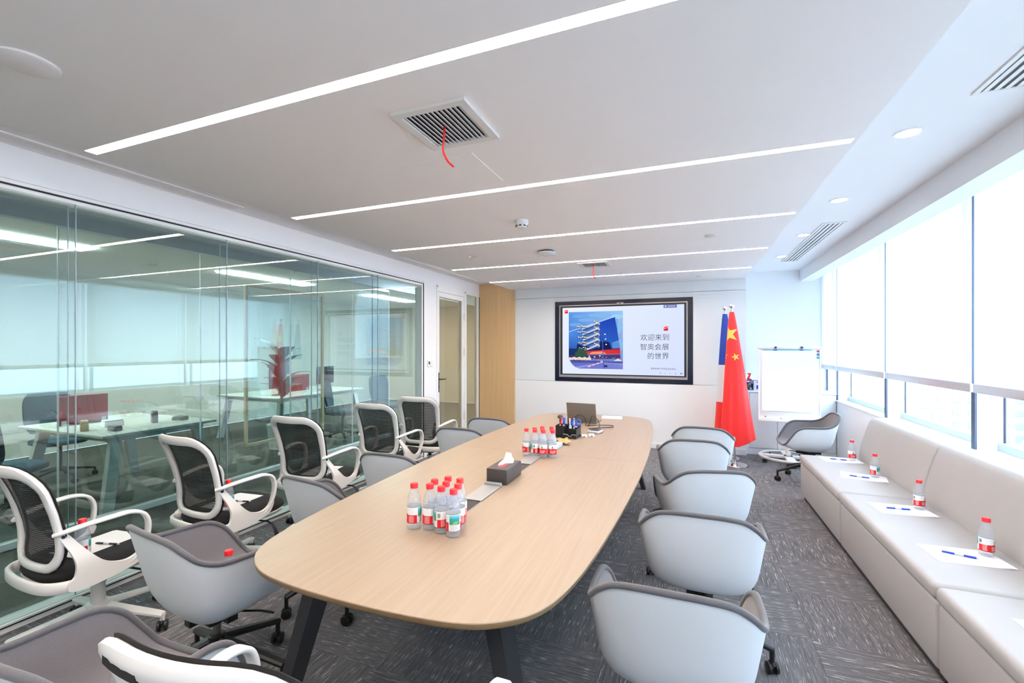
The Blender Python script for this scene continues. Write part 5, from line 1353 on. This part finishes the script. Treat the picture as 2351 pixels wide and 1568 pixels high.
items = [(-5.15, 2.62, 0.12, 0.07, 0.05, 'darkmetal', 'dark pouch on the near office desk'), (-5.45, 2.75, 0.10, 0.16, 0.07, 'paper', 'white stack of papers on the near office desk'), (-5.3, 3.05, 0.07, 0.05, 0.13, 'navy', 'dark blue pen pot on the near office desk'), (-5.25, 3.28, 0.12, 0.10, 0.04, 'greenleaf', 'dark green folder on the near office desk'), (-5.4, 2.5, 0.09, 0.06, 0.10, 'kraft', 'small brown box on the near office desk'), (-5.2, 1.45, 0.16, 0.22, 0.09, 'navy', 'dark box on the far left office desk'), (-5.35, 0.9, 0.2, 0.28, 0.03, 'paper', 'white papers on the far left office desk')]
for (x, y, a, b, h, m_, lb) in items:
    t = thing('desk_item', lb, 'desk item', (x, y, 0.7255), random.uniform(-0.4, 0.4))
    MB().rbox(-a / 2, a / 2, -b / 2, b / 2, 0.0, h * 0.75, 0.006, 2).build('body', m_, t); MB().rbox(-a / 2 * 0.92, a / 2 * 0.92, -b / 2 * 0.92, b / 2 * 0.92, h * 0.75, h, 0.004, 1).build('top', m_, t)
def office_chair(x, y, rz, label):
    t = thing('task_chair', label, 'chair', (x, y, 0), rz, 'dark task chairs in the office')
    def pad(sc, z): return [(0.24 * sc * math.copysign(abs(math.cos(a)) ** .7, math.cos(a)), 0.23 * sc * math.copysign(abs(math.sin(a)) ** .7, math.sin(a)), z) for a in [2 * PI * i / 24 for i in range(24)]]
    MB().loft([pad(0.85, 0.42), pad(1, 0.44), pad(1, 0.475), pad(0.85, 0.49)]).build('seat', 'tealchair', t, angle=70)
    def bk(u, v):
        w = 0.22 * (1 - 0.25 * (2 * v - 1) ** 4); return ((u - 0.5) * 2 * w, -0.22 - 0.07 * v + 0.04 * (2 * u - 1) ** 2, 0.54 + 0.45 * v)
    f = MB(); f.grid(bk, 10, 10); f.grid(lambda u, v: tuple(Vector(bk(u, v)) + Vector((0, -0.03, 0))), 10, 10); f.build('backrest', 'tealchair', t, angle=80)
    MB().strap([(0, -0.10, 0.41), (0, -0.26, 0.42), (0, -0.29, 0.55), (0, -0.31, 0.75)], 0.06, 0.015, up=(1, 0, 0)).build('back_post', 'black', t)
    MB().cyl((0, 0, 0.15), (0, 0, 0.43), 0.02, 12).build('gas_column', 'black', t)
    star_base(t, 'black', 0.30, 0.09, 0.16, 0.04, 0.045, 0)
office_chair(-5.35, 5.9, R(-60), 'dark teal task chair behind the glass, left one near the door end'); office_chair(-5.2, 6.9, R(-100), 'dark teal task chair behind the glass, closest to the door'); office_chair(-6.75, 2.9, R(-90), 'dark task chair behind the red divider'); office_chair(-5.6, 2.05, R(20), 'dark task chair between the two near office desks')
# potted plant in the office
t = thing('potted_plant', 'leafy potted plant behind the glass wall, left of the door end', 'plant', (-5.7, 5.0, 0))
MB().lathe([(0.13, 0.0), (0.16, 0.02), (0.19, 0.36), (0.20, 0.38), (0.18, 0.38), (0.17, 0.34)], 20, cap1=True).build('pot', 'deskwhite', t)
mb = MB(); mb.tube([(0, 0, 0.34), (0.02, 0, 0.8), (0, 0.03, 1.25)], [0.02, 0.016, 0.01], 8); mb.build('stem', 'greenleaf', t)
leafm = MB().grid(lambda u, v: ((u - 0.5) * 0.22 * math.sin(PI * min(1, v * 0.95 + 0.05)) , 0.42 * v, 0.10 * math.sin(v * 2.2) - 0.09 * v * v + 0.02 * abs(u - 0.5)), 4, 7).mesh('leaf', 'greenleaf', angle=80)
for k in range(16):
    o = put(leafm, 'leaf', t, (0, 0, 0.75 + 0.04 * k), R(137 * k)); o.rotation_euler = (R(25 + 20 * random.random()), 0, R(137 * k)); o.scale = (0.8 + 0.5 * random.random(),) * 3
